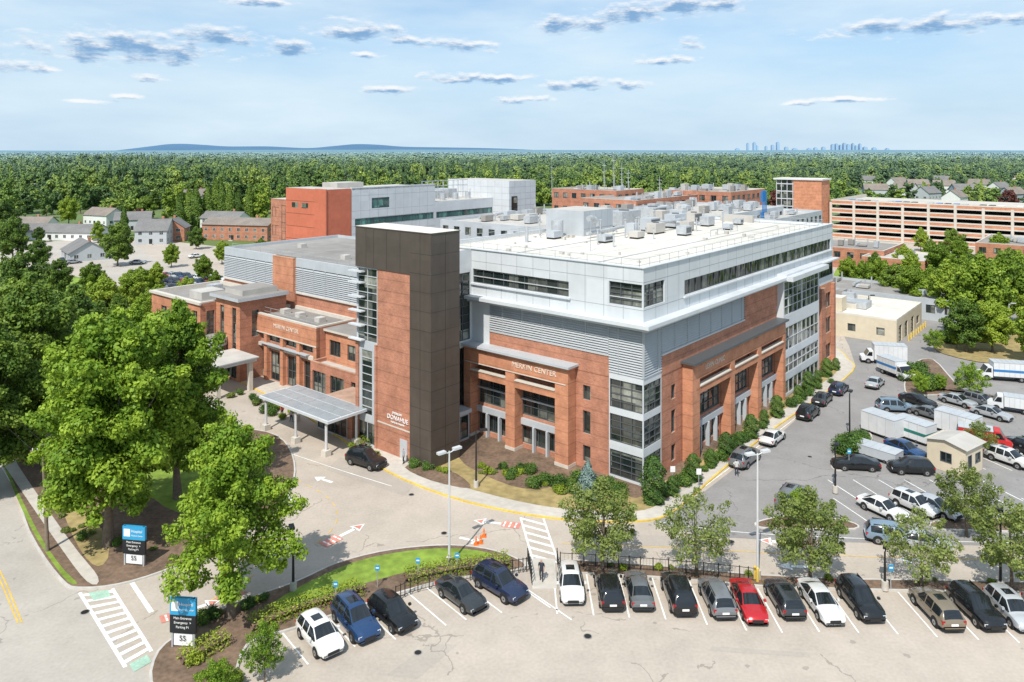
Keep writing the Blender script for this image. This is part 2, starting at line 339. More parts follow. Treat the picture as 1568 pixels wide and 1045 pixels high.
for x0,x1 in bays:
    ws+=[(x0-3.8+.2,x1-3.8-.2,4.0,7.2,6,3),(x0-3.8+.4,x1-3.8-.4,.6,2.8,6,1),(x0-3.8+.2,x1-3.8-.2,8.45,9.2,6,1)]
facade(mb,(3.8,.02),dR,nR,33.1,-.2,10.7,BRICK,ws)
for x0,x1 in bays:
    fb(mb,o,dR,nR,x0,x1,3.0,3.7,.03,.35,WHITE2); fb(mb,o,dR,nR,x0,x1,7.3,7.5,.03,.5,STONE)
    fb(mb,o,dR,nR,x0,x1,7.5,8.3,.8,1.3,BRICKO); fb(mb,o,dR,nR,x0,x1,8.3,8.42,.7,1.4,STONE)
    for t in range(1,4): fb(mb,o,dR,nR,x0+t*(x1-x0)/4-.12,x0+t*(x1-x0)/4+.12,-.1,3.0,.03,.5,WHITE2)
for x0,x1 in ((8.5,10.3),(18.6,19.8),(27.0,28.2),(36.0,36.85)): fb(mb,o,dR,nR,x0,x1,-.2,9.2,.05,1.3,BRICKO)
fb(mb,o,dR,nR,8.5,36.85,9.2,11.15,.05,1.3,BRICKO); fb(mb,o,dR,nR,8.1,36.88,11.15,11.4,0,1.8,FRAME)
fb(mb,o,dR,nR,36.9,37.1,-.2,16.55,-.3,1.0,WHITE); fb(mb,o,dR,nR,51.8,52,-.2,16.55,-.3,1.0,WHITE)
facade(mb,(37.1,-1.0),dR,nR,14.7,-.2,16.55,WHITE,[(.1,7.2,11.6,16.4,4,4),(7.4,14.6,11.6,16.4,4,4),(.1,14.6,6.6,9.9,8,2),(.1,14.6,3.4,5.6,8,2),(.1,14.6,.5,2.4,8,1)],.12,frame=FRAMEW)
facade(mb,(52,0),dR,nR,10,-.2,13.2,BRICKO,[(1,4,9.2,11.6,2,1),(5.8,9,9.2,11.6,2,1),(1,4,5,7.6,2,1),(5.8,9,5,7.6,2,1),(1,4,.9,3.2,2,1),(5.8,9,.9,3.2,2,1)])
facade(mb,(52,0),dR,nR,10,13.2,16.9,WHITE,[(.1,9.9,14.4,16.4,6,1)],.12)
fb(mb,o,dR,nR,54.9,56.9,-.2,12.8,.01,.5,BRICK); fb(mb,o,dR,nR,61,62,-.2,13,.01,.5,BRICK)
mb.box(-1.4,0-.001,-1.4,24.3,16.75,17.12,WHITE); mb.box(0,52.4,-1.4,-.001,16.751,17.121,WHITE)
mb.box(-.9,-.002,-.9,24.3,16.4,16.749,FRAMEW); mb.box(0,37,-.9,-.002,16.4,16.75,FRAMEW)
mb.box(37,52.6,-2.3,-1.402,16.6,17.25,WHITE); mb.box(37.05,52.3,-1.4,-.01,17.13,17.5,WHITE)
mb.box(52.4,62.6,-.9,-.003,16.9,17.1,WHITE)
# roof
parapet(mb,0,62,0,32,22.15,22.72,WHITE,ROOF); mb.box(-.15,62.15,-.15,.36,22.72,22.8,WHITE); mb.box(-.15,.36,.36,32,22.72,22.8,WHITE)
mb.box(61.99,62,0,32,-.2,22.5,WHITE); mb.box(0,62,31.99,32,-.2,22.5,WHITE)
railing(mb,[(1.2,30),(1.2,1.2),(60.8,1.2)],22.15,1.25,2.2)
railing(mb,[(60.8,1.2),(60.8,31),(1.2,31)],22.15,1.25,2.6)
facade(mb,(-6.8,24.3),dR,nR,6.8,10.8,22.7,WHITE,[(.2,6.5,11.6,19.9,5,8)],.15)
mb.box(-6.8,0,24.45,32.8,10.7,10.8,WHITE); mb.face([(-6.8,24.3,22.3),(0,24.3,22.3),(0,32,22.3),(-6.8,32,22.3)],ROOF)
facade(mb,(-6.8,29),dR,nR,6.8,-.2,10.7,WHITE,[(.3,6.5,.3,4,4,1),(.3,6.5,5,9.6,4,3)],.15)
mb.box(-7.8,-1.8,22.6,27.2,3.3,3.75,WHITE); mb.box(-7.6,-2.0,22.8,27,0,.3,CONC)
facade(mb,(-7.6,22.8),dR,nR,5.6,.3,3.3,FRAMEW,[(.2,1.8,.4,3.1,1,1),(2,3.8,.4,3.1,2,1),(4,5.4,.4,3.1,1,1)],.1)
mb.face([(-2.0,22.8,.3),(-2.0,27,.3),(-2.0,27,3.3),(-2.0,22.8,3.3)],WHITE)
# roof equipment (mostly a clear roof with a cluster towards the back)
r=random.Random(3)
def unit(a,b,l,w,h,z=22.15,m=None):
    m=m or r.choice([METAL,WHITE2,ROOFM])
    mb.box(a,a+l,b,b+w,z+.25,z+.25+h,m); mb.box(a+.1,a+l-.1,b+.1,b+w-.1,z,z+.25,DARK)
    if r.random()<.4: mb.beam((a+l*.5,b+w*.5,z+.25+h),(a+l*.5,b+w*.5,z+.4+h),min(l,w)*.3,min(l,w)*.3,LOUVB,12)
    if r.random()<.5: mb.box(a+.2,a+l-.2,b-.012,b,z+.45,z+.05+h,LOUVB)
mb.box(24,32,24,31,22.15,25.9,WHITE2,ROOFM); mb.box(24.0,32.05,23.98,24.0,23.2,23.25,JOINT)
for k in range(1,5): mb.box(24+k*1.6,24.04+k*1.6,23.985,24,22.2,25.9,JOINT)
for a,b,l,w,h in ((19,17,2.4,1.4,.8),(26,16,2,1.5,.8),(33,17,3,1.6,1.4),(36,19.5,3,2,1.8),(40,15,1.6,1.6,1.3),(43,19,4,2,2.0),(49,16,2.4,1.6,1.4),(52,20,3,1.8,1.6),(38,26,6,3,2.4),(50,27,5,3,2.3),(18,25,2,1.5,.9),(57,25,2,3,1.5),(46,11,1.5,1.2,.7),(55,13,1.4,1.4,.8),(34,12.5,2.0,1.6,1.2),(46,23,2.6,2.2,2.2),(30,19,1.6,1.4,1.5)): unit(a,b,l,w,h)
mb.beam((34,18.4,23.6),(45,18.4,23.6),.28,.28,METAL,10); mb.beam((42,14,23.3),(42,24,23.3),.25,.25,METAL,10)
mb.beam((22,22,22.9),(34,22,23.2),.25,.25,METAL,10); mb.beam((21.5,27,22.3),(21.5,27,24.6),.9,.9,METAL,16); 
for k in range(4): mb.beam((22.2+math.cos(k*.5)*1.6,21.5,24.0+math.sin(k*.5)*1.2),(22.2+math.cos((k+1)*.5)*1.6,21.5,24.0+math.sin((k+1)*.5)*1.2),.4,.4,METAL,10)
for i in range(32):
    a=r.uniform(16,59); b=r.uniform(12,30); hh=r.uniform(.5,2.9); mb.beam((a,b,22.15),(a,b,22.15+hh),.10,.10,METAL,8); mb.beam((a,b,22.15+hh),(a,b,22.27+hh),.2,.2,METAL,8)
for i in range(34):
    a=r.uniform(4,58); b=r.uniform(3,29); s=r.uniform(.2,.6); mb.box(a,a+s,b,b+s,22.15,22.15+r.uniform(.15,.45),ROOFM)
for b_ in (8,20): mb.box(3,59,b_,b_+.12,22.15,22.24,METAL)
for a_ in (14,30,46): mb.box(a_,a_+.06,.6,31.4,22.151,22.17,ROOFM)
for b_ in (6,12,18,24): mb.box(.6,61.4,b_,b_+.06,22.152,22.168,ROOFM)
mb.beam((11,14,22.15),(11,14,26.2),.05,.04,METAL,6); mb.beam((13,26,22.15),(13,26,24.4),.25,.25,METAL,8)
for i in range(5): mb.box(36+i*2.4,36.1+i*2.4,9.5,9.6,22.15,23.0,METAL)
mb.box(36,45.7,9.5,9.61,23.0,23.1,METAL); mb.box(60.2,60.8,13,19,22.15,23.4,ROOFM)
main=mb.obj('hospital_building',MB_LOC)
text('MERKIN CENTER',.85,(-1.53,13.3,10.15),'L',LETTER,main); text('LEVIN CLINIC',.85,(14.2,-1.33,10.2),'R',LETTER,main)

# ================================================================ TOWER
mb=MB(); A0,A1,B0,B1=-11.3,-6.8,19.8,32.8
mb.box(A0,A1,B0,B0+3.4,-.2,25.8,BROWN,ROOFM); mb.box(A0,A1,B0+3.4,B1,21.1,25.8,BROWN,ROOFM)
mb.box(A0-.06,A1+.06,B0-.06,B1+.06,25.8,25.92,BROWN,ROOF)
for z in (2.15,4.3,6.45,8.6,10.75,12.9,15.05,17.2,19.3,21.3,23.5):
    mb.box(A0-.008,A1,B0-.008,B0+3.4,z,z+.03,DARK)
mb.box(A0-.009,A0,B0+1.7,B0+1.735,-.1,25.7,DARK); mb.box(A0+2.2,A0+2.24,B0-.009,B0,-.1,25.7,DARK)
for b in (B0+5,B0+7.3,B0+9.6,B0+11): mb.box(A0-.008,A0,b,b+.035,21.2,25.7,DARK)
mb.box(A0+.12,A1,B0+3.4,B0+9.1,-.2,21.1,BRICK)
mb.box(A0+.08,A0+.12,B0+3.45,B0+9.05,3.3,3.45,STONE)
mb.box(A0+.04,A0+.119,B0+3.9,B0+5.1,0,2.3,FRAMEW)
mb.box(A0+.5,A1,B0+9.1,B1,-.2,21.1,DARK)
facade(mb,(A0+.2,B0+9.1),dL,nL,3.9,-.2,21.1,WHITE2,[(.15,3.7,12.3,21.0,2,9),(1.0,3.0,3.6,11.3,1,8),(.3,3.6,.2,2.8,2,1)],.12,frame=FRAMEW)
for z in (12.4,14.1,15.8,17.5,19.2,20.5): mb.box(A0-.5,A0+.18,B0+11.4,B1+.8,z,z+.14,WHITE)
mb.box(A0,A0+.21,B0+9.12,B0+9.5,-.1,12.2,BRICK); mb.box(A0,A0+.21,B1-.5,B1,-.1,12.2,BRICK)
mb.box(A0+.5,A1,B1,B1+.02,0,21,BRICK); mb.box(A1-.02,A1,B0+3.4,B1,0,21,BROWN)
tower=mb.obj('stair_tower',MB_LOC)
text('EMERSON',.36,(A0+.05,B0+5.6,4.95),'L',SIGNW,tower,.03); text('DONAHUE',.72,(A0+.05,B0+5.5,4.4),'L',SIGNW,tower,.03); text('MEDICAL PAVILION',.26,(A0+.05,B0+5.5,3.88),'L',SIGNW,tower,.03)

# ================================================================ LEFT WING / HALL
mb=MB()
facade(mb,(2,33),dL,nL,54,-.2,12.2,BRICK,[(3,14,6.4,9.2,8,1)])
for x0,x1 in ((33,64.9),(70.7,87)):
    louvers(mb,(2,0),dL,nL,x0,x1,12.2,16.2,.3); fb(mb,(2,0),dL,nL,x0,x1,16.2,17.5,-.3,.0,WHITE2)
    fb(mb,(2,0),dL,nL,x0,x1,12.0,12.2,.003,.3,STONE)
fb(mb,(2,0),dL,nL,64.9,70.7,12.2,17.6,-.3,.5,BRICKO)
mb.box(2,27,86.99,87,-.2,17.4,WHITE2); mb.box(26.9,27,32,87,-.2,17.4,WHITE2)
parapet(mb,2,27,32.1,87,17.1,17.6,WHITE2,ROOFG)
for a,b in ((10,42),(18,50),(8,60),(20,66),(12,78)): mb.box(a,a+1.2,b,b+1.2,17.1,17.8,ROOFM)
for b in (45,58,71): mb.box(2.5,26.5,b,b+.08,17.101,17.13,ROOFM)
railing(mb,[(3,34),(3,86)],17.1,1.1,3)
facade(mb,(-6,33),dL,nL,16.5,-.2,5.3,BRICK,[(.5,3,.4,3.4,2,1),(4,7.5,.3,4.4,3,2),(9,12,.3,4.4,3,2),(13,16,.3,4.4,3,2)])
parapet(mb,-6,2,33,49.5,5.1,5.6,BRICK,ROOFM); mb.box(-6,2,32.99,33,0,5.2,BRICK)
facade(mb,(-3.5,35.5),dL,nL,13.9,5.1,9.4,BRICKO,[(1,4,6,8.2,3,1),(6,9,6,8.2,3,1),(10.5,13,6,8.2,3,1)]); mb.box(-3.5,2,35.49,35.5,5.1,9.4,BRICK); mb.box(-3.9,1.9,35.2,49.4,9.4,9.7,STONE,ROOFG)
w1=[(.8,3.8,.2,4.6,3,2),(5.0,8.0,.2,4.6,3,2),(9.4,12.4,.2,4.6,3,2),(13.4,16,.2,4.6,3,2),(1.0,15.5,6.0,7.0,10,1)]
facade(mb,(-4.4,49.5),dL,nL,16.5,-.2,9.9,BRICK,w1)
for x in (0,4.1,8.3,12.6,15.9): fb(mb,(-5,49.5),dL,nL,x,x+.75,-.2,7.3,-.6,0,BRICKO)
fb(mb,(-5,49.5),dL,nL,0,16.5,7.3,9.85,-.59,.02,BRICKO); fb(mb,(-5,49.5),dL,nL,0,16.5,7.15,7.3,-.6,.1,STONE); fb(mb,(-5,49.5),dL,nL,0,16.5,5.1,5.6,-.59,-.1,STONE)
fb(mb,(-5,49.5),dL,nL,2,14,5.65,5.8,-.3,.35,WHITE2)
facade(mb,(-5,49.5),dR,nR,7,-.2,9.9,BRICK,[(2,4.6,6,8.4,2,1),(2,4.6,.8,4,2,2)])
parapet(mb,-5,2,49.5,66,9.6,10.1,STONE,ROOFG,.4)
railing(mb,[(-4,50.3),(-4,65)],9.6,1.2,2.2)
for b in (53,58,62): mb.box(-2,-.8,b,b+1.2,9.6,10.3,ROOFM)
facade(mb,(-8,64.5),dL,nL,7,-.2,12.2,BRICKO,[(1.1,2.3,3,11,1,7),(4.6,5.8,3,11,1,7),(1,6,.3,2.4,3,1)])
facade(mb,(-8,64.5),dR,nR,8,-.2,12.2,BRICK,[(2,3.2,6.5,10.5,1,4)])
mb.box(-8,2,71.49,71.5,0,12.2,BRICK); mb.box(-8.7,0,63.8,72.2,12.2,12.7,WHITE2,ROOFG); mb.box(-7,-1,65.5,70.5,12.7,13.5,ROOFM,ROOFG)
mb.box(1.5,1.99,64.5,71.5,9,12.2,BRICK)
facade(mb,(-10.5,71.6),dL,nL,16.4,-.2,11.3,BRICKO,[(1,2.4,2.6,10,1,6),(4,6,6.6,9.4,2,2),(7.5,9.5,6.6,9.4,2,2),(11,13,6.6,9.4,2,2),(4,6,2,4.6,2,2),(7.5,9.5,2,4.6,2,2),(11,13,2,4.6,2,2)])
facade(mb,(-10.5,71.6),dR,nR,12.4,-.2,11.3,BRICK,[(1,2.3,3,10,1,6)])
mb.box(-10.5,2,87.99,88,0,11.3,BRICK)
parapet(mb,-10.5,1.9,71.6,88,10.9,11.5,STONE,ROOFG,.45); mb.box(-10.8,-10.5,71.3,88.3,11.1,11.5,STONE)
mb.box(-10.62,-10.5,71.6,88,5.6,5.85,STONE)
mb.box(-8,-4,76,80,10.9,12.1,ROOFM); mb.box(-3,-1,82,84,10.9,11.9,METAL)
mb.beam((-9.6,69.5,-.2),(-9.6,69.5,6.4),2.1,2.1,WHITE2,24); mb.beam((-9.6,69.5,2.4),(-9.6,69.5,5.2),2.13,2.13,GLASS,24,False); mb.beam((-9.6,69.5,6.4),(-9.6,69.5,6.5),1.8,1.8,ROOFG,24)
mb.beam((-9.6,69.5,3.9),(-9.6,69.5,4.05),2.17,2.17,FRAMEW,24); mb.box(-14.5,-8.2,59.5,66,4.2,4.7,WHITE,ROOFM); mb.box(-14.8,-8,59.2,66.3,4.7,4.85,WHITE2,ROOFM)
for a,b in ((-14,60),(-14,65.5),(-9,60)): mb.box(a-.3,a+.3,b-.3,b+.3,-.1,4.2,STONE)
wing=mb.obj('brick_hospital_wing',MB_LOC)
text('MERKIN CENTER',.85,(-5.04,57,8.7),'L',LETTER,wing)
# entrance canopy
mb=MB()
mb.box(-16.6,-10.9,31,45.2,3.95,4.25,WHITE)
for i in range(6): 
    for j in range(3): mb.box(-16.4+j*1.82,-14.72+j*1.82,31.25+i*2.31,33.4+i*2.31,4.25,4.30,PV)
for a,b in ((-16.1,32),(-16.1,38),(-16.1,44.4),(-11.8,32),(-11.8,44.4)): 
    mb.beam((a,b,.6),(a,b,3.95),.16,.16,LAMPW,10); mb.box(a-.4,a+.4,b-.4,b+.4,0,.7,STONE)
facade(mb,(-11.6,34),dL,nL,6,0,3.9,FRAMEW,[(.1,5.9,.2,3.6,5,2)],.1); mb.box(-11.5,-6.1,33.2,40,0,3.9,BRICK)
mb.obj('entrance_canopy',MB_LOC)

# ================================================================ BACK BUILDINGS
mb=MB()
mb.box(35,42,102,118,0,26,REDP,ROOFM); mb.box(34.7,35,101.8,106,12,26.1,REDP)
for z in (14,17,20,23): mb.box(34.98,35,102,118,z,z+.06,DARK)
mb.box(34.97,34.99,113,115.5,21.4,22.6,GLASS); mb.box(34.97,34.99,109,111.5,21.4,22.6,GLASS)
facade(mb,(36,118),dL,nL,8,0,23,BRICK,[(.5,3.4,9,21.5,2,6),(4.5,7.5,14,16.5,2,1),(4.5,7.5,18.5,21,2,1)],.15,glass=GLASSG); mb.box(36.1,48,118,126,0,23,BRICK,ROOFM)
facade(mb,(42,101.9),dR,nR,27,10,26,WHITE,[(6,11.5,21,23.5,3,1),(1,26.5,17.2,18.8,14,1),(1,26.5,12.6,14.4,14,1)],.15,glass=GLASSG)
joints(mb,(42,101.9),dR,nR,0,27,10,26,3,2,[(6,11.5,21,23.5),(1,26.5,17.2,18.8),(1,26.5,12.6,14.4)])
mb.box(35.5,69,102.2,117.5,0,25.6,WHITE,ROOFM); mb.box(42,69,101.9,102.3,25.6,26.2,WHITE)
facade(mb,(69,101.9),dR,nR,23,10,21.5,WHITE,[(.5,22.5,17.2,18.8,12,1),(.5,22.5,12.6,14.4,12,1)],.15,glass=GLASSG)
mb.box(69,92,102.2,122,0,21.4,WHITE,ROOFM)
mb.box(92,104,96,120,0,26.3,WHITE,ROOFM); mb.box(93,95.5,95.9,96,17,22,GLASS)
joints(mb,(92,96),dL,nL,0,24,14,26.3,3,2); joints(mb,(92,95.995),dR,nR,0,12,14,26.3,3,2)
for i in range(9): mb.box(72+i*2,72.15+i*2,110,110.15,21.4,26.5,METAL)
for z in (23,25,26.4): mb.box(72,90,110,110.2,z,z+.15,METAL)
for a in (74,79,84): mb.box(a,a+3.6,112,118,21.4,r.uniform(23.5,25.4),METAL); mb.beam((a+1.8,106,21.4),(a+1.8,106,23.2),.8,.8,METAL,12)
mb.box(44,52,110,116,25.6,27.0,ROOFM)
mb.obj('white_clad_hospital_block',MB_LOC)
def annex(name,px,D,h,su,sv,m,roofm,wins=True,pent=0,seed=0):
    """simple hospital annex oriented with the campus grid"""
    q=random.Random(seed); mb=MB(); hu,hv=su/2,sv/2
    nwx=max(2,int(sv/3.4)); nwy=max(2,int(su/3.4)); fl=max(1,int(h/4.2)); W=[];W2=[]
    if wins:
        for k in range(fl):
            z=h-.9-2.0-k*4.2
            if z<.5: break
            for i in range(nwx): W.append((sv*(i+.25)/nwx,sv*(i+.75)/nwx,z,z+1.7,2,1))
            for i in range(nwy): W2.append((su*(i+.25)/nwy,su*(i+.75)/nwy,z,z+1.7,2,1))
    facade(mb,(-hu,-hv),dL,nL,sv,-.2,h,m,W,.15); facade(mb,(-hu,-hv),dR,nR,su,-.2,h,m,W2,.15)
    mb.box(-hu,hu,hv-.01,hv,-.2,h,m); mb.box(hu-.01,hu,-hv,hv,-.2,h,m)
    parapet(mb,-hu,hu,-hv,hv,h-.5,h+.05,STONE if m in (BRICK,BRICKO) else m,roofm)
    for i in range(int(pent*1.5)):
        a=q.uniform(-hu+1,hu-4);b=q.uniform(-hv+1,hv-4);l=q.uniform(1.0,3.2);w=q.uniform(1.0,2.6);hh=q.uniform(.6,2.3)
        mb.box(a,a+l,b,b+w,h-.5+.2,h-.5+hh,q.choice([METAL,ROOFM,WHITE2,ROOFG])); mb.box(a+.1,a+l-.1,b+.1,b+w-.1,h-.5,h-.3,DARK); mb.beam((a+l+.6,b,h-.5),(a+l+.6,b,h+q.uniform(.5,2.0)),.16,.16,METAL,8)
        if i%4==0: mb.beam((a,b+w+.5,h+.3),(a+q.uniform(3,7),b+w+.5,h+.3),.3,.3,METAL,8)
    X=(px-CX)*D/F
    return mb.obj(name,Matrix.Translation((X,D,0))@Matrix.Rotation(ANG,4,'Z'))
annex('hospital_annex',850,172,19.5,40,34,WHITE2,ROOFM,True,14,1)
annex('hospital_annex',800,150,16.5,18,16,BRICK,ROOFM,True,6,2)
annex('hospital_annex',915,238,22.8,16,24,BRICK,ROOFG,True,4,3)
annex('hospital_annex',1000,225,21.5,50,18,BRICK,ROOFG,True,9,4)
annex('hospital_annex',1095,238,22.6,26,22,BRICK,ROOFG,True,8,5)
annex('hospital_annex',1060,190,20.2,44,30,WHITE2,ROOFM,True,18,6)
annex('hospital_annex',1150,200,18.5,34,26,WHITE2,ROOFM,True,13,7)
annex('hospital_annex',960,195,19,30,26,WHITE2,ROOFM,True,12,8)
annex('low_brick_building',1310,232,6,24,22,BRICK,ROOFG,True,3,9)
annex('low_brick_building',1380,215,5,20,16,BRICK,ROOFM,True,2,10)
annex('low_brick_building',1560,225,8,30,18,BRICK,ROOFG,True,3,11)
mb=MB()
for i in range(4): mb.box(i*.8,i*.8+.16,0,.16,0,8,BLUEM)
mb.box(0,2.4,.2,.5,0,2.6,BLUEM); mb.box(0,2.5,.2,.5,5.2,7.8,BLUEM)
mb.obj('blue_mechanical_screen',Matrix.Translation(((1168-CX)*185/F,185,17))@Matrix.Rotation(ANG,4,'Z'))
for px,D,h0,hh in ((925,240,22,10),(940,240,22,12),(952,238,22,9),(962,238,22,7),(1010,230,21,6),(845,400,10,26)):
    m=MB(); m.beam((0,0,0),(0,0,hh),.14,.05,METAL,6)
    for z in (.4,.6,.8): m.beam((-.7,0,hh*z),(.7,0,hh*z),.05,.05,METAL,5)
    for z in (.25,.5,.75): m.beam((0,0,hh*z),(1.4*(1-z),1.4*(1-z),0),.03,.03,METAL,4)
    m.obj('roof_antenna',Matrix.Translation(((px-CX)*D/F,D,h0)))
mb=MB()
hb=4.2; X,D=G(1345,515)
facade(mb,(-9,-8),dL,nL,16,-.2,hb,BEIGE,[(2,3.4,1.2,2.6),(7,8.4,1.2,2.6),(11,13.6,0,2.8,2,1)]); facade(mb,(-9,-8),dR,nR,20,-.2,hb,BEIGE,[(1.5,4,0,3,1,4),(6,8.5,0,3,1,4),(11,13.5,0,3,1,4),(15.5,18,.8,2.4,2,1)])
mb.box(-9,11,7.9,8,0,hb,BEIGE); mb.box(10.9,11,-8,8,0,hb,BEIGE); parapet(mb,-9,11,-8,8,hb-.1,hb+.3,ROOF,ROOF); mb.box(-2,2,-1,4,hb,hb+1.2,METAL); mb.box(-7,-4,2,6,hb,hb+2.6,BEIGE,ROOF)
for a in (-5,-3,-1,1,3,5,7,9): mb.box(a,a+.25,-9.2,-8.95,-.1,1.1,YKERB)
mb.obj('beige_service_building',Matrix.Translation((X,D+6,0))@Matrix.Rotation(ANG,4,'Z'))
annex('flat_roof_building',1345,168,4.4,16,34,WHITE2,ROOFG,True,5,12)
annex('flat_roof_building',1290,152,5.0,10,8,STONE,ROOF,True,3,13)

# parking garage
mb=MB()
a0,b0,b1=244,-75,56
for k in range(5):
    z=k*3.3+.6
    mb.box(a0,a0+.35,b0,b1,z,z+.95,BRICKO); mb.box(a0-.05,a0+.4,b0,b1,z+.95,z+1.45,STONE); mb.box(a0-.05,a0+.4,b0,b1,z-.5,z,STONE)
    mb.box(a0+.4,a0+50,b0,b1,z-.3,z,CONC); mb.box(a0,a0+50,b1-.35,b1-.001,z,z+1.4,STONE)
mb.box(a0+12,a0+12.5,b0,b1,-.2,14,DARK)
b=b0
while b<b1: mb.box(a0-.1,a0+.5,b,b+.9,-.2,14.2 if int(b)%2 else 15.3,STONE); b+=8.7
b=b0+3
while b<b1-3:
    if random.random()<.7: mb.box(a0+3,a0+7,b,b+1.8,13.8,15.2,random.choice([METAL,SIGNW,DARK,BLUEM]))
    b+=2.8
mb.obj('parking_garage',MB_LOC)
mb=MB()
mb.box(236,246,57,68,0,23,BRICKO,ROOF); mb.box(235.5,246.5,56.5,76,23,23.6,WHITE,ROOF)
mb.box(236.5,246,68.01,75,0,22.9,GLASS)
for z in range(0,23,3): mb.box(236.3,236.5,68.05,75,z+.1,z+.5,FRAMEW)
for b in (68.2,70.5,72.8,74.8): mb.box(236.25,236.45,b,b+.25,0,22.9,FRAMEW)
mb.obj('garage_stair_tower',MB_LOC)

# houses
HOUSES=[]
def house(px,gy,L,W,h,rh,wall,roof,rot,name='house',chim=True):
    X,D=G(px,gy); HOUSES.append((X,D,max(L,W)*.7+5)); mb=MB()
    def wins(l,n):
        out=[]
        for k in range(int(h//2.7)):
            for i in range(n): out.append((l*(i+.32)/n,l*(i+.68)/n,.9+k*2.7,2.2+k*2.7,2,1))
        return out
    n=max(2,int(L/3.2)); n2=max(2,int(W/3.5))
    facade(mb,(-L/2,-W/2),(1,0),(0,-1),L,0,h,wall,wins(L,n),.08,frame=FRAMEW); facade(mb,(-L/2,W/2),(1,0),(0,1),L,0,h,wall,wins(L,n),.08,frame=FRAMEW)
    facade(mb,(-L/2,-W/2),(0,1),(-1,0),W,0,h,wall,wins(W,n2),.08,frame=FRAMEW); facade(mb,(L/2,-W/2),(0,1),(1,0),W,0,h,wall,wins(W,n2),.08,frame=FRAMEW)
    e=.5
    for s in (-1,1):
        mb.face([(s*L/2,-W/2,h),(s*L/2,W/2,h),(s*L/2,0,h+rh)],wall)
        mb.face([(-L/2-e,s*(W/2+e),h-e*rh/(W/2)),(L/2+e,s*(W/2+e),h-e*rh/(W/2)),(L/2+e,0,h+rh+.05),(-L/2-e,0,h+rh+.05)],roof)
    if chim: mb.box(L*.2,L*.2+.8,.3,1.1,h,h+rh+.9,BRICK)
    mb.box(-L*.05,-L*.05+1.1,-W/2-.06,-W/2-.01,0,2.1,DARK); mb.box(-L*.05-.3,-L*.05+1.4,-W/2-1.4,-W/2-.02,-.1,.25,CONC)
    mb.obj(name,Matrix.Translation((X,D,0))@Matrix.Rotation(math.radians(rot),4,'Z'))
SID=mat('white_siding',(.66,.67,.66),.7,0,.05); SIDG=mat('grey_siding',(.42,.45,.47),.7,0,.05); SIDB=mat('blue_grey_siding',(.34,.40,.44),.7,0,.05)
house(95,366,34,10,3.4,2.6,SID,SHING,-8); house(130,396,14,11,3.0,3.2,SIDG,SHING,-50); house(238,372,11,12,5.4,3.6,SIDG,SHING,10)
house(268,368,9,9,5.4,3.2,BRICK,SHING,100,'brick_house'); house(372,366,28,12,6.2,2.2,BRICK,SHING2,-12,'brick_apartment_house'); house(345,352,18,10,5.6,2.5,SID,SHING,-12)
house(40,352,22,10,3.2,2.5,SID,SHING2,5); house(205,352,14,10,5,3,SIDG,SHING,20); house(160,344,16,10,5,3,SID,SHING2,-25)
for px,gy,c in ((1385,304,SID),(1445,298,SID),(1475,306,SIDB),(1420,312,SIDG),(1530,302,SID),(1340,306,SIDG),(1500,296,SID),(1405,296,SIDB),(300,318,SID),(1462,320,SID),(1550,314,SIDB),(1375,292,SID),(1555,290,SID),(1440,288,SID),(210,302,SIDG),(1330,288,SID),(60,306,SID)):
    house(px,gy,15,10,7.5,3.8,c,random.choice([SHING,SHING2]),random.uniform(-60,60))

# ================================================================ GROUND
def smooth_closed(pts,k=4):
    n=len(pts); out=[]
    for i in range(n):
        p0,p1,p2,p3=[Vector(pts[(i+j-1)%n]) for j in range(4)]
        for s in range(k):
            t=s/k; out.append(tuple(.5*((2*p1)+(-p0+p2)*t+(2*p0-5*p1+4*p2-p3)*t*t+(-p0+3*p1-3*p2+p3)*t**3)))
    return out
def smooth_open(pts,k=6):
    P=[Vector(p) for p in pts]; P=[P[0]*2-P[1]]+P+[P[-1]*2-P[-2]]; out=[]
    for i in range(1,len(P)-2):
        p0,p1,p2,p3=P[i-1:i+3]
        for s in range(k):
            t=s/k; out.append(tuple(.5*((2*p1)+(-p0+p2)*t+(2*p0-5*p1+4*p2-p3)*t*t+(-p0+3*p1-3*p2+p3)*t**3)))
    out.append(tuple(P[-2])); return out
def inset(pts,d):
    n=len(pts); ar=sum(pts[i][0]*pts[(i+1)%n][1]-pts[(i+1)%n][0]*pts[i][1] for i in range(n)); s=1 if ar>0 else -1
    out=[]
    for i in range(n):
        p=Vector(pts[i-1]);q=Vector(pts[i]);r_=Vector(pts[(i+1)%n])
        e1=(q-p).normalized(); e2=(r_-q).normalized(); nn=Vector((-(e1.y+e2.y),(e1.x+e2.x)))*s
        if nn.length<1e-4: nn=Vector((-e1.y,e1.x))*s
        nn.normalize(); out.append((q.x+nn.x*d,q.y+nn.y*d))
    return out
def island(name,px,fill,kerb=KERB,z=.13,k=4,kw=.18):
    w=[G(*p) for p in px]; w=smooth_closed(w,k) if k else w
    mb=MB(); n=len(w)
    if kerb:
        for i in range(n):
            p=w[i];q=w[(i+1)%n]; mb.face([(*p,-.02),(*q,-.02),(*q,z),(*p,z)],kerb)
        i2=inset(w,kw)
        for i in range(n): mb.face([(*w[i],z),(*w[(i+1)%n],z),(*i2[(i+1)%n],z),(*i2[i],z)],kerb)
        w=i2
    mb.face([(*p,z) for p in w],fill); return mb.obj(name)
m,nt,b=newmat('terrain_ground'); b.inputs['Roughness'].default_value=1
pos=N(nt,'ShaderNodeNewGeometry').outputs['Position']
n1=N(nt,'ShaderNodeTexNoise'); n1.inputs['Scale'].default_value=.02; n1.inputs['Detail'].default_value=6; nt.links.new(pos,n1.inputs['Vector'])
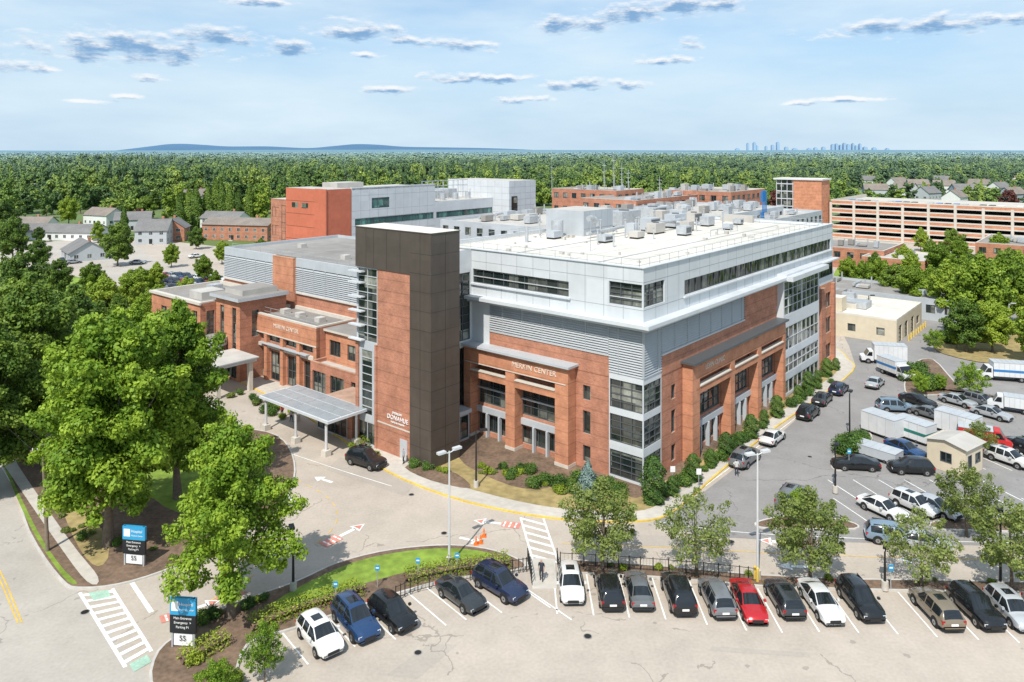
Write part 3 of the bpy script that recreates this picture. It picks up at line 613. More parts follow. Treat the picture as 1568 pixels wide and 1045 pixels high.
c=mixc(nt,n1.outputs['Fac'],(.05,.10,.02),(.16,.21,.055)); nt.links.new(hazed(nt,c),b.inputs['Base Color']); TERR=m
mb=MB(); R=16000; mb.face([(-R,-400,-.03),(R,-400,-.03),(R,R,-.03),(-R,R,-.03)],TERR); mb.obj('ground')
def sheet(name,pts,m,z): mb=MB(); mb.face([(*p,z) for p in pts],m); return mb.obj(name)
sheet('campus_asphalt',[(-75,25),(120,25),(150,60),(215,170),(160,300),(60,330),(-40,230),(-150,300),(-210,240),(-110,120),(-80,80)],ASPH,0.0)
sheet('right_parking_lot',[G(*p) for p in ((1000,800),(1080,752),(1200,660),(1310,560),(1300,530),(1270,470),(1280,415),(1700,440),(2200,560),(2000,842),(1450,835),(1200,828),(1080,822))],ASPH2,.006)
sheet('street',[G(*p) for p in ((-700,1300),(230,1300),(245,1045),(205,1015),(120,905),(88,888),(40,812),(0,712),(-60,600),(-200,600))],ASPH3,.008)
mbg=MB()
for pl in (((520,700),(640,735),(620,760),(500,720)),((880,815),(1040,822),(1030,838),(870,830)),((660,985),(700,988),(640,1040),(590,1035)),((1090,990),(1240,1000),(1240,1007),(1085,997)),((250,860),(330,845),(345,855),(270,875))):
    mbg.face([(*G(*p),.009) for p in pl],ASPHN)
mbg.obj('asphalt_patches')
island('wooded_lawn',((0,712),(42,815),(90,888),(125,903),(200,893),(292,860),(390,812),(440,765),(452,710),(425,668),(345,642),(250,560),(60,540),(-120,560)),MULCH,KERB,.13,4)
mbg=MB()
def patch(pts,m,z,k=4):
    w=smooth_closed([G(*p) for p in pts],k); mbg.face([(*p,z) for p in w],m)
patch(((2,700),(30,760),(60,820),(92,868),(118,896),(95,884),(45,806),(4,712)),GRASS,.138)
patch(((30,640),(150,700),(280,790),(300,700),(200,610),(60,600)),GRASS,.139)
patch(((70,700),(160,820),(150,870),(110,820)),DRYG,.140)
patch(((0,662),(28,715),(105,828),(150,886),(133,893),(85,830),(10,720),(-15,680)),CONC,.145)
mbg.obj('lawn_and_path')
island('landscaped_berm',((238,1060),(240,1000),(300,957),(360,925),(450,893),(520,862),(600,843),(690,836),(760,845),(806,866),(780,878),(700,888),(620,908),(560,928),(450,965),(380,990),(345,1060)),MULCH,KERB,.14)
mbg=MB()
patch(((420,925),(520,872),(600,850),(690,842),(755,852),(690,862),(610,882),(520,908),(455,935)),GRASS,.148)
mbg.obj('lawn')
island('planting_strip',((862,858),(1000,867),(1165,882),(1300,888),(1450,890),(1750,897),(1750,913),(1450,908),(1300,905),(1165,900),(1000,886),(862,878)),MULCH,KERB,.13,1)
island('walkway',((800,862),(822,856),(850,858),(853,902),(815,902),(812,872)),CONC,KERB,.10,0)
SW=((330,560),(440,622),(520,672),(590,722),(680,760),(780,785),(870,798),(955,801),(1012,795),(1052,770),(1100,727),(1180,662),(1250,613),(1306,570),(1300,552),(1255,535),(1000,600),(700,620),(560,560),(420,540))
island('sidewalk',SW,CONC,YKERB,.13,3,.2)
mbg=MB()
patch(((640,722),(700,745),(790,769),(870,782),(955,786),(1000,779),(1036,755),(1090,712),(1170,650),(1240,601),(1285,566),(1240,560),(1000,650),(850,640),(700,690)),DRYG,.14,3)
patch(((700,700),(760,738),(820,752),(870,742),(940,752),(975,765),(1010,742),(1080,690),(1060,660),(900,640),(720,650)),MULCH,.146,3)
patch(((620,718),(660,738),(720,750),(700,728),(650,712)),MULCH,.147,3)
patch(((980,690),(1010,742),(1090,695),(1170,635),(1262,566),(1230,555)),MULCH,.15,2)
mbg.obj('garden_bed')
island('parking_island',((1272,712),(1300,668),(1332,664),(1334,684),(1318,706),(1290,722)),MULCH,KERB,.13)
island('parking_island',((1395,560),(1430,552),(1480,600),(1560,612),(1600,628),(1500,604),(1420,606),(1385,600)),MULCH,KERB,.13)
island('grass_bank',((1430,532),(1480,505),(1600,500),(1700,560),(1560,560),(1480,552)),DRYG,None,.12)
island('grass_bank',((1290,452),(1420,445),(1600,470),(1700,420),(1500,398),(1300,405)),GRASS,None,.1)
island('parking_island',((1160,800),(1220,790),(1300,800),(1310,812),(1220,812),(1165,810)),MULCH,KERB,.13)
island('parking_island',((1430,800),(1520,795),(1700,808),(1700,822),(1520,815),(1435,812)),MULCH,KERB,.13)
sheet('side_road',[G(*p) for p in ((0,395),(130,410),(200,440),(330,445),(345,425),(240,400),(200,372),(120,368),(0,372))],ASPH3,.01)
island('lawn',((60,470),(200,470),(320,480),(300,455),(200,446),(100,420),(20,410),(-80,440)),GRASS,None,.05)

# ---- markings
mk=MB()
def seg(p,q,w,m,z=.02):
    p=Vector(p);q=Vector(q);d=(q-p).normalized();n=Vector((-d.y,d.x))*w/2
    mk.face([(*(p-n),z),(*(q-n),z),(*(q+n),z),(*(p+n),z)],m)
def line(px,w,m,dash=None,z=.02,k=6):
    pts=smooth_open([G(*p) for p in px],k) if len(px)>2 else [G(*p) for p in px]
    if dash is None:
        for a,b in zip(pts,pts[1:]): seg(a,b,w,m,z)
    else:
        P=[Vector(p) for p in pts]; t=0
        for a,b in zip(P,P[1:]):
            L=(b-a).length; s=0
            while s<L:
                ph=(t+s)%(2*dash); e=min(L,s+(dash-ph if ph<dash else 2*dash-ph))
                if ph<dash and e-s>.02: seg(a+(b-a)*s/L,a+(b-a)*e/L,w,m,z)
                s=e+1e-4
            t+=L
def poly(px,m,z=.021): mk.face([(*G(*p),z) for p in px],m)
STX=[(850,906),(903,908),(955,911),(1008,914),(1068,921),(1125,929),(1177,932),(1231,931),(1288,932),(1345,934),(1402,938),(1462,942),(1521,946),(1582,950)]
for x,y in STX:
    X,Y=G(x,y); seg((X,Y+2.6),(X,Y-2.9),.12,PAINTW)
for x,y in ((445,985),(515,960),(575,950),(650,930),(680,922),(733,912),(805,905),(835,922)):
    X,Y=G(x,y); d=Vector((.64,-.77)); seg(Vector((X,Y))-d*2.5,Vector((X,Y))+d*2.9,.12,PAINTW)
A,B,C_,D_=[Vector(G(*p)) for p in ((797,793),(832,794),(855,862),(817,862))]
seg(A,D_,.18,PAINTW); seg(B,C_,.18,PAINTW)
for i in range(6):
    t=i/6; seg(A+(D_-A)*(t+.02),B+(C_-B)*min(1,t+.17),.32,PAINTW,.024)
A,B,C_,D_=[Vector(G(*p)) for p in ((122,908),(172,902),(232,998),(192,1022))]
seg(A,D_,.25,PAINTW); seg(B,C_,.25,PAINTW)
for i in range(11):
    t=(i+.5)/11; seg(A+(D_-A)*t,B+(C_-B)*t,.38,PAINTW,.024)
poly(((135,908),(165,904),(170,914),(143,920)),PAINTG,.03); poly(((198,1018),(225,1003),(232,1014),(205,1030)),PAINTG,.03)
seg(G(202,893),G(232,938),.35,PAINTW)
line(((-60,800),(-10,870),(28,955)),.12,PAINTY); line(((-52,800),(-3,870),(34,954)),.12,PAINTY)
line(((455,735),(505,765),(515,800),(480,835),(430,860),(330,915),(250,990)),.1,PAINTY,.9)
line(((860,833),(1000,838),(1200,848),(1400,855),(1600,860)),.1,PAINTY); 
line(((620,724),(720,757),(800,778),(880,790),(960,793),(1010,786),(1048,764),(1110,713),(1190,648),(1260,600)),.08,KERB,None,.137)
line(((430,690),(520,720),(600,745)),.1,PAINTW)
def arrow(x,y,ang,s,m,panel=None):
    X,Y=G(x,y); c,sn=math.cos(ang),math.sin(ang)
    T=lambda u,v,z=.026:(X+c*u*s-sn*v*s,Y+sn*u*s+c*v*s,z)
    mk.face([T(-1,-.14),T(.2,-.14),T(.2,.14),T(-1,.14)],m); mk.face([T(.15,-.5),T(1.0,0),T(.15,.5)],m)
    if panel:
        mk.face([T(.32,-.3,.03),T(.8,0,.03),T(.32,.3,.03)],panel)
        for yy in (-.38,.0): 
            for k in range(6):
                a=-2.3+k*.2; mk.face([T(a,yy+.02,.03),T(a+.12,yy+.02,.03),T(a+.12,yy+.32,.03),T(a,yy+.32,.03)],PAINTW if k%2 else panel)
        mk.face([T(-2.35,-.42),T(-1.08,-.42),T(-1.08,.38),T(-2.35,.38)],panel)
arrow(495,735,2.6,1.3,PAINTW); arrow(440,762,2.4,1.3,PAINTW); arrow(540,812,.9,1.45,PAINTW,PAINTR); arrow(746,800,2.9,1.35,PAINTW,PAINTR); arrow(722,828,-.4,1.2,PAINTW); arrow(1185,830,2.9,1.35,PAINTW,PAINTR); arrow(312,928,.6,1.3,PAINTW,PAINTR); arrow(355,912,.4,1.2,PAINTR)
arrow(1400,858,3.1,1.4,PAINTW); arrow(1490,770,-.8,1.4,PAINTW); arrow(1215,868,3.1,1.3,PAINTW); arrow(1150,700,.87,1.4,PAINTW)
def stalls(px,gy,n,dirv,lined,L=5.0,sp=2.7):
    P=Vector(G(px,gy))
    for i in range(n+1):
        q=P+dirv*sp*i; seg(q,q+lined*L,.11,PAINTW,.022)
stalls(1318,768,6,Vector((1,0)),Vector((-.25,.97))); stalls(1330,800,7,Vector((1,0)),Vector((-.25,.97)))
stalls(1395,612,9,Vector((.93,-.1)),Vector((.45,-.9))); stalls(1375,690,6,Vector((1,-.1)),Vector((.3,-.95)))
line(((1010,800),(1100,812),(1200,820),(1400,828),(1560,832)),.1,PAINTW)
line(((1080,745),(1190,662),(1290,585)),.1,PAINTW)
mk.obj('road_markings')
mb=MB()
for x,y,s in ((630,758,.3),(680,817,.3),(735,860,.3),(130,938,.35),(905,822,.3),(1120,830,.3),(600,700,.3),(900,975,.32),(640,1000,.3),(1240,700,.3)):
    X,Y=G(x,y); mb.beam((X,Y,.005),(X,Y,.03),s,s,ROOFG,16); mb.beam((X,Y,.005),(X,Y,.035),s*.8,s*.8,DARK,16)
mb.obj('manhole_covers')

# ================================================================ VEGETATION
def leaf_arrays(cent,rad,cnt,size,tints,flat=.85,seed=0,aspect=.62,up=.35):
    g=np.random.default_rng(seed); P=[];Nn=[];T=[]
    for c,rr,n,t in zip(cent,rad,cnt,tints):
        n=max(3,int(n)); d=g.normal(size=(n,3)); d/=np.linalg.norm(d,axis=1)[:,None]
        q=(.5+.6*g.random(n)**.8)[:,None]; p=np.array(c)+d*q*np.array(rr)*np.array([1,1,flat])
        P.append(p); Nn.append(d); T.append(np.clip(t+g.normal(0,.13,n),0,1))
    P=np.concatenate(P);Nn=np.concatenate(Nn);T=np.concatenate(T); n=len(P)
    nn=Nn*.9+g.normal(size=(n,3))*.55+np.array([0,0,up]); nn/=np.linalg.norm(nn,axis=1)[:,None]
    t=np.cross(nn,g.normal(size=(n,3))); t/=np.linalg.norm(t,axis=1)[:,None]+1e-9; b=np.cross(nn,t)
    s=(size*(.6+.8*g.random(n)))[:,None]
    v=np.stack([P+t*s,P+b*s*aspect,P-t*s,P-b*s*aspect],1).reshape(-1,3)
    return v,T
def mesh_from(mbx,v,T,leafm,name):
    me=bpy.data.meshes.new(name); nb=len(mbx.v); nl=len(T)
    V_=np.concatenate([np.array(mbx.v,dtype=np.float32).reshape(-1,3),v.astype(np.float32)])
    loops=[];starts=[];tot=0
    for f in mbx.f: starts.append(tot); loops+=list(f); tot+=len(f)
    lv=np.arange(nl*4,dtype=np.int32)+nb; st=np.arange(nl,dtype=np.int32)*4+tot
    me.vertices.add(len(V_)); me.vertices.foreach_set('co',V_.ravel())
    al=np.concatenate([np.array(loops,dtype=np.int32),lv]); asr=np.concatenate([np.array(starts,dtype=np.int32),st])
    me.loops.add(len(al)); me.loops.foreach_set('vertex_index',al); me.polygons.add(len(asr)); me.polygons.foreach_set('loop_start',asr)
    for m in mbx.mats: me.materials.append(m)
    me.materials.append(leafm); mi=np.array(list(mbx.m)+[len(mbx.mats)]*nl,dtype=np.int32)
    me.update(calc_edges=True); me.polygons.foreach_set('material_index',mi)
    at=me.attributes.new('tint','FLOAT','FACE'); at.data.foreach_set('value',np.concatenate([np.zeros(len(mbx.f)),T]).astype(np.float32))
    me.validate(); return me
def tree_mesh(name,Ht,cr,cz0,nl,leaves,ls,leafm,seed,lobe=(.22,.36),shape=0,trunk=None,limbs=True,tufts=True,core=True):
    g=np.random.default_rng(seed); zc=(cz0+Ht)/2; rz=(Ht-cz0)/2; m=MB(); tr=trunk or Ht*.022
    lean=g.normal(0,.02,2)*Ht
    pts=[(0,0,-.1),(lean[0]*.3,lean[1]*.3,cz0*.9),(lean[0],lean[1],Ht*.62),(lean[0]*1.2,lean[1]*1.2,Ht*.85)]
    rs=[tr*1.25,tr*.85,tr*.45,tr*.12]
    for i in range(3): m.beam(pts[i],pts[i+1],rs[i],rs[i+1],TRUNK,8,False)
    C=[];R_=[];CN=[];TT=[]
    ex=g.uniform(.82,1.14,8)
    for i in range(nl):
        ph=(i*2.39996+g.uniform(-.4,.4))%6.283; zz=1-2*(i+.5)/nl; zz=max(-.8,zz+g.uniform(-.12,.12)); rr=math.sqrt(max(0,1-zz*zz))
        k=g.uniform(.46,.82)*ex[int(ph/6.284*8)]
        if shape==1: rr*= (1-.45*zz)
        lr=cr*g.uniform(*lobe)
        c=(rr*math.cos(ph)*k*cr, rr*math.sin(ph)*k*cr, zc+zz*(rz-lr*.6))
        C.append(c);R_.append(lr);CN.append(int(leaves/nl*(lr/cr/.29)**2*.85));TT.append(g.uniform(.25,.75))
        if limbs and i%2==0:
            z0=cz0*.8+(c[2]-cz0*.8)*.35; z0=min(max(z0,cz0*.6),Ht*.7); m.beam((lean[0]*.5,lean[1]*.5,z0),c,tr*.32,tr*.07,TRUNK,5,False)
        if tufts:
            for j in range(3):
                d=np.array([math.cos(ph+g.uniform(-.5,.5))*rr,math.sin(ph+g.uniform(-.5,.5))*rr,zz+g.uniform(-.2,.3)]); d/=np.linalg.norm(d)+1e-6
                c2=np.array(c)+d*lr*g.uniform(.75,1.15); C.append(tuple(c2)); l2=lr*g.uniform(.25,.5); R_.append(l2); CN.append(int(leaves/nl*.09)); TT.append(g.uniform(.4,.9))
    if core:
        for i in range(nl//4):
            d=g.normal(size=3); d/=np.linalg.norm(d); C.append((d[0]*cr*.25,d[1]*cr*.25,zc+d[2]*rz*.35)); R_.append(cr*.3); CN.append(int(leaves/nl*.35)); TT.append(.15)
    v,T=leaf_arrays(C,R_,CN,ls,TT,.8,seed+1); return mesh_from(m,v,T,leafm,name)
def cone_mesh(name,Ht,r,n,ls,leafm,seed,power=1.0,round_=False):
    g=np.random.default_rng(seed); m=MB(); m.beam((0,0,-.1),(0,0,Ht*.8),Ht*.02,.01,TRUNK,6,False)
    z=g.random(n)**(1.3)*Ht; prof=(1-(z/Ht)**1.3)**.7 if not round_ else np.sqrt(np.clip(1-((z/Ht-.45)/.56)**2,0.02,1))
    ph=g.random(n)*2*math.pi; tier=.82+.18*np.sin(z*9/Ht*2+ph*3)+g.normal(0,.05,n); rr=r*prof*tier*(.75+.25*g.random(n))
    P=np.stack([rr*np.cos(ph),rr*np.sin(ph),z+.05],1); d=np.stack([np.cos(ph),np.sin(ph),np.full(n,.5)],1)+g.normal(size=(n,3))*.5; d/=np.linalg.norm(d,axis=1)[:,None]
    t=np.cross(d,g.normal(size=(n,3))); t/=np.linalg.norm(t,axis=1)[:,None]; b=np.cross(d,t); s=(ls*(.6+.8*g.random(n)))[:,None]
    v=np.stack([P+t*s,P+b*s*.6,P-t*s,P-b*s*.6],1).reshape(-1,3); T=np.clip(.5+.2*np.sin(ph*4+z*5)+g.normal(0,.15,n),0,1)
    return mesh_from(m,v,T,leafm,name)
def place(me,name,x,y,s=1,rz=None,sz=None,z=0):
    o=bpy.data.objects.new(name,me); scene.collection.objects.link(o); o.location=(x,y,z); o.rotation_euler=(0,0,random.uniform(0,6.28) if rz is None else rz)
    o.scale=(s,s,sz or s); return o
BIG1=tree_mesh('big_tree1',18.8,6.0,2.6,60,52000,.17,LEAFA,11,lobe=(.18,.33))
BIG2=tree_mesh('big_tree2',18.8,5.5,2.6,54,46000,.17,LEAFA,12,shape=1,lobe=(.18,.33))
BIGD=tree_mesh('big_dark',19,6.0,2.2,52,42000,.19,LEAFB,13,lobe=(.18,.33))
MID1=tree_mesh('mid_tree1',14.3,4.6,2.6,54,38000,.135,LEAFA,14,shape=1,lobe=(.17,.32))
MID2=tree_mesh('mid_tree2',11.5,4.3,1.8,28,12000,.22,LEAFM,15)
MID2B=tree_mesh('mid_tree2b',11.5,4.0,1.5,24,11000,.22,LEAFM,25,shape=1)
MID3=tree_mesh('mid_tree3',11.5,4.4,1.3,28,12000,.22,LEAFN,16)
SM1=tree_mesh('small_tree1',6.7,3.0,1.7,32,10500,.095,LEAFC,17,lobe=(.17,.31),trunk=.13,core=False)
SM2=tree_mesh('small_tree2',6.7,3.1,1.7,28,6000,.095,LEAFC,18,lobe=(.16,.29),trunk=.13,core=False)
SM3=tree_mesh('small_tree3',6.7,3.0,1.6,30,9500,.10,LEAFA,19,lobe=(.20,.32),trunk=.13)
PUR=tree_mesh('purple_tree',10.5,4.0,1.5,22,6000,.28,LEAFR,20)
CON=cone_mesh('conifer',14,3.0,7000,.28,LEAFN,21)
ARB=cone_mesh('arborvitae',4.6,1.35,6000,.09,LEAFS,22,round_=True)
SPR=cone_mesh('spruce',3.6,1.5,4500,.09,LEAFP,23)
def shrub_mesh(name,r_,h,n,leafm,seed,ls=.08):
    g=np.random.default_rng(seed); k=9; C=[];R_=[]
    for i in range(k): a=g.uniform(0,6.28);q=g.uniform(0,.55)*r_; C.append((q*math.cos(a),q*math.sin(a),h*g.uniform(.35,.6)));R_.append(np.array([r_*.5,r_*.5,h*.45]))
    v,T=leaf_arrays(C,R_,[n//k]*k,ls,list(g.uniform(.3,.7,k)),1,seed); v[:,2]=np.maximum(v[:,2],.02); m=MB(); m.beam((0,0,0),(0,0,h*.4),.05,.03,TRUNK,5); return mesh_from(m,v,T,leafm,name)
SH=[shrub_mesh('shrub_a',.9,1.1,1700,LEAFS,31),shrub_mesh('shrub_b',.8,.8,1500,LEAFH,32),shrub_mesh('shrub_c',1.1,1.3,2000,LEAFS,33),shrub_mesh('shrub_d',.6,.6,900,LEAFC,34)]
def tree_at(me,px,gy,h,base,name='deciduous_tree',wide=1):
    X,Y=G(px,gy); s=h/base; o=place(me,name,X,Y,s*wide,sz=s); return o
tree_at(BIG1,165,838,21.5,20,wide=1.0); tree_at(BIG2,272,765,20.5,20,wide=.92); tree_at(BIGD,45,700,20.5,20,wide=1.05); tree_at(BIGD,112,640,17,20); tree_at(BIG2,205,690,17.5,20)
tree_at(BIGD,-25,760,18,20); tree_at(MID1,354,947,15.0,15,wide=1.0); tree_at(SM3,405,1046,4.0,7,'small_tree',.8); tree_at(SM3,330,1085,3.0,7,'small_tree')
tree_at(BIG2,215,560,12,20,wide=.9)
for px,gy,h,me in ((922,876,7.6,SM1),(1067,884,7.0,SM2),(1240,893,7.5,SM1),(1412,906,6.3,SM2),(1480,822,6.4,SM1),(1550,910,7.2,SM1),(1225,802,3.2,SM3),(1500,700,4.0,SM1)): tree_at(me,px,gy,h,7,'street_tree',1.05)
for px,gy,h,me in ((160,500,10,MID2),(115,520,10,MID2B),(200,480,9,MID2),(240,450,7.5,MID2B),(140,455,8,MID2),(312,432,7,MID2),(90,455,9,MID3),(30,480,13,MID3),(330,458,6.5,MID2B),(285,470,6.5,MID2),(60,415,9,MID3),(180,408,13,MID3),(300,382,8,MID3),(340,405,7,MID2),(20,400,14,MID3),(225,340,13,MID3),(105,345,13,MID2),(5,372,16,MID3),(150,372,8,MID2B),(60,372,6,MID3),(212,345,8,PUR),(262,410,7,MID2),(400,400,7,MID2),(20,545,13,MID3),(75,560,11,MID2),(180,530,9,MID2B),(240,500,8,MID2),(215,455,7,MID2)):
    tree_at(me,px,gy,h,12 if me is not PUR else 11)
for px,gy,h in ((275,356,17),(300,352,20),(318,350,19),(340,345,20),(352,348,18),(290,348,18),(190,362,12),(365,345,17),(382,340,18),(330,338,21)): tree_at(CON,px,gy,h,14,'pine_tree')
for px,gy,h,me in ((1500,520,15,MID2),(1450,490,12,MID2B),(1535,500,14,MID2),(1400,478,10,MID2),(1560,480,13,MID2B),(1370,465,9,MID3),(1320,452,8,MID2),(1395,440,9,MID2B),(1440,430,10,MID2),(1340,430,7.5,MID2B),(1300,440,7.5,MID2),(1480,540,9,MID3),(1590,560,10,MID2),(1500,450,10,MID2),(1425,412,8.5,MID2B),(1470,415,9,MID2),(1425,470,9,MID2B),(1600,520,12,MID2),(1545,440,10,MID3),(1345,450,8.5,MID2),(1475,470,11,MID2B),(1520,540,9,MID2),(1385,420,8,MID2),(1410,385,8,MID2B),(1460,392,9,MID3),(1530,410,10,MID2)):
    tree_at(me,px,gy,h,12)
for px,gy,h in ((1485,612,5.2),(1430,540,4),(1465,535,4.5),(1410,606,3.2),(1440,600,2.6)): tree_at(SM3,px,gy,h,7,'small_tree')
tree_at(PUR,1190,330,14,11); tree_at(PUR,1545,330,14,11)
tree_at(ARB,1001,772,4.7,4.6,'arborvitae',1.05); tree_at(SPR,900,762,3.6,3.6,'blue_spruce')
for i,(px,gy) in enumerate(((1030,760),(1062,738),(1088,716),(1112,702),(1132,688),(1150,672),(1170,652),(1190,640),(1222,612),(1238,600),(1252,588),(1266,578),(1280,568))):
    tree_at(ARB,px,gy,2.9 if i%2 else 2.0,4.6,'arborvitae',1.25)
q=random.Random(5)
def scatter_shrubs(box,n,s0=.7,s1=1.2,which=(0,1,2,3)):
    for i in range(n):
        t=q.random(); x=box[0][0]+(box[1][0]-box[0][0])*t+q.uniform(-box[2],box[2]); y=box[0][1]+(box[1][1]-box[0][1])*t+q.uniform(-box[3],box[3])
        X,Y=G(x,y); place(SH[q.choice(which)],'shrub',X,Y,q.uniform(s0,s1),z=.1)
scatter_shrubs(((730,712),(880,752),20,9),30,.5,1.1); scatter_shrubs(((880,742),(975,768),10,8),12,.5,1.1); scatter_shrubs(((1015,765),(1270,582),8,6),30,.6,1.1,(0,2)); scatter_shrubs(((630,712),(700,738),14,8),8,.5,.8)
scatter_shrubs(((1285,700),(1325,675),12,10),14,.9,1.5,(0,2)); scatter_shrubs(((1395,575),(1440,600),14,8),12,1,2,(0,2,1)); scatter_shrubs(((1440,520),(1540,515),20,12),16,1,1.8,(0,2,3)); scatter_shrubs(((870,868),(1560,900),0,3),12,.4,.6,(3,1))
scatter_shrubs(((300,955),(420,915),14,8),10,.5,.8); scatter_shrubs(((540,690),(580,700),6,4),4,.5,.8); scatter_shrubs(((100,800),(280,850),40,20),12,.5,.8,(3,0)); scatter_shrubs(((300,1020),(350,1050),16,8),8,.7,1.1,(1,3)); scatter_shrubs(((345,600),(440,640),14,6),12,.7,1.2)
def hedge(px,w,h,dens=230,leafm=LEAFH,seed=1):
    pts=smooth_open([G(*p) for p in px],5); g=np.random.default_rng(seed); P=[];D_=[]
    for a,b in zip(pts,pts[1:]):
        a=np.array(a);b=np.array(b);L=np.linalg.norm(b-a); n=int(L*dens*(w+2*h)/3); t=g.random(n); c=a+(b-a)*t[:,None]; d=(b-a)/L; nn=np.array([-d[1],d[0]])
        s=g.random(n)*(w+2*h); off=np.where(s<h,-w/2,np.where(s<h+w,s-h-w/2,w/2)); z=np.where(s<h,s,np.where(s<h+w,h,s-h-w)); off=off+g.normal(0,.06,n); z=np.maximum(.03,z+g.normal(0,.06,n)+.06*np.sin(t*L*2))
        P.append(np.concatenate([c+nn*off[:,None],z[:,None]],1)); dd=np.zeros((n,3)); dd[:,2]=(z>h*.8); dd[:,:2]=nn*np.sign(off)[:,None]*(z<=h*.8)[:,None]; D_.append(dd)
    P=np.concatenate(P);D_=np.concatenate(D_)+g.normal(size=(len(P),3))*.4; D_/=np.linalg.norm(D_,axis=1)[:,None]
    t=np.cross(D_,g.normal(size=D_.shape)); t/=np.linalg.norm(t,axis=1)[:,None]; b=np.cross(D_,t); s=(.075*(.6+.8*g.random(len(P))))[:,None]
    v=np.stack([P+t*s,P+b*s*.6,P-t*s,P-b*s*.6],1).reshape(-1,3); T=np.clip(g.normal(.5,.2,len(P)),0,1)
    m=MB()
    for a,b_ in zip(pts,pts[1:]): m.beam((*a,h*.4),(*b_,h*.4),h*.3,h*.3,MULCH,6,False)
    me=mesh_from(m,v,T,leafm,'hedge'); o=bpy.data.objects.new('clipped_hedge',me); scene.collection.objects.link(o); o.location=(0,0,.12)
hedge(((620,893),(680,880),(780,868)),1.5,.8); hedge(((385,970),(440,945),(500,925),(555,908)),1.6,.8,seed=2); hedge(((278,1022),(310,1005),(345,985)),1.4,.8,seed=3); hedge(((560,688),(548,676)),1,.7,seed=4)

# ---- forest (instanced)
col=bpy.data.collections.new('forest_tree_kinds')
for i in range(8):
    if i<5:
        rr=[5.0,4.4,5.4,4.0,3.0][i]; Ht=[14,15,12,17,18][i]
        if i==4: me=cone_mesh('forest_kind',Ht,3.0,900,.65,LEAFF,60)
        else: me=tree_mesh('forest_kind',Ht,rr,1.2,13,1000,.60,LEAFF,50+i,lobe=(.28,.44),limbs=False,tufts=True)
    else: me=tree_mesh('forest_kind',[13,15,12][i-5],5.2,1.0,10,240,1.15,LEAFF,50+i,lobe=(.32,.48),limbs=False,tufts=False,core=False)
    ob=bpy.data.objects.new('distant_tree',me); col.objects.link(ob)
pts=[];sc=[];sz=[];rt=[];ix=[]
g=np.random.default_rng(99)
def band(d0,d1,area,s0,s1,far):
    n=int(.76*(d1*d1-d0*d0)/area); D=np.sqrt(g.random(n)*(d1*d1-d0*d0)+d0*d0); X=(g.random(n)*2-1)*.76*D
    for x,d in zip(X,D):
        px=CX+F*x/d; gy=HY+F*H/d
        lim=322 if px<330 else (318 if px<1270 else 322)
        if gy>lim and not (px<440 and gy<345 and random.random()<.25): continue
        if any((x-h[0])**2+(d-h[1])**2<h[2]**2 or (abs(x-h[0]*(d/h[1]))<9 and h[1]-62<d<h[1]) for h in HOUSES): continue
        nz=mnoise.noise(Vector((x*.006,d*.006,0))); n2=mnoise.noise(Vector((x*.02,d*.02,5)))
        if not far and nz<-.38: continue
        k=random.randint(0,3)
        if not far and n2>.22 and random.random()<.6: k=4
        if far: k=random.randint(5,7)
        big=mnoise.noise(Vector((x*.0022,d*.0022,9)))
        pts.append((x,d,0)); s=random.uniform(s0,s1); sc.append(s); sz.append(random.uniform(.55,1.25)*(1+.3*nz+.3*big)); rt.append(random.uniform(0,6.28)); ix.append(k)
band(300,800,75,.7,1.3,False); band(800,1500,160,1.0,1.75,False); band(1500,2600,400,1.5,2.4,True); band(2600,6500,2100,3.0,4.6,True)
me=bpy.data.meshes.new('forest'); me.from_pydata(pts,[],[])
for nm,arr in (('scl',sc),('sclz',sz),('rot',rt)):
    a=me.attributes.new(nm,'FLOAT','POINT'); a.data.foreach_set('value',arr)
a=me.attributes.new('kind','INT','POINT'); a.data.foreach_set('value',ix)
fo=bpy.data.objects.new('forest',me); scene.collection.objects.link(fo)
ng=bpy.data.node_groups.new('forest_scatter','GeometryNodeTree'); ng.interface.new_socket('Geometry',in_out='INPUT',socket_type='NodeSocketGeometry'); ng.interface.new_socket('Geometry',in_out='OUTPUT',socket_type='NodeSocketGeometry')
gi=ng.nodes.new('NodeGroupInput');go=ng.nodes.new('NodeGroupOutput'); ip=ng.nodes.new('GeometryNodeInstanceOnPoints'); ci=ng.nodes.new('GeometryNodeCollectionInfo')
ci.inputs['Collection'].default_value=col; ci.inputs['Separate Children'].default_value=True; ci.inputs['Reset Children'].default_value=True
def na(n,t='FLOAT'): k=ng.nodes.new('GeometryNodeInputNamedAttribute'); k.data_type=t; k.inputs['Name'].default_value=n; return k.outputs['Attribute']
cs=ng.nodes.new('ShaderNodeCombineXYZ'); s_=na('scl'); ng.links.new(s_,cs.inputs[0]); ng.links.new(s_,cs.inputs[1]); ng.links.new(na('sclz'),cs.inputs[2])
cr=ng.nodes.new('ShaderNodeCombineXYZ'); ng.links.new(na('rot'),cr.inputs[2])
ng.links.new(gi.outputs[0],ip.inputs['Points']); ng.links.new(ci.outputs[0],ip.inputs['Instance']); ip.inputs['Pick Instance'].default_value=True
ng.links.new(na('kind','INT'),ip.inputs['Instance Index'])
ng.links.new(cs.outputs[0],ip.inputs['Scale']); ng.links.new(cr.outputs[0],ip.inputs['Rotation']); ng.links.new(ip.outputs[0],go.inputs[0])
md=fo.modifiers.new('scatter','NODES'); md.node_group=ng

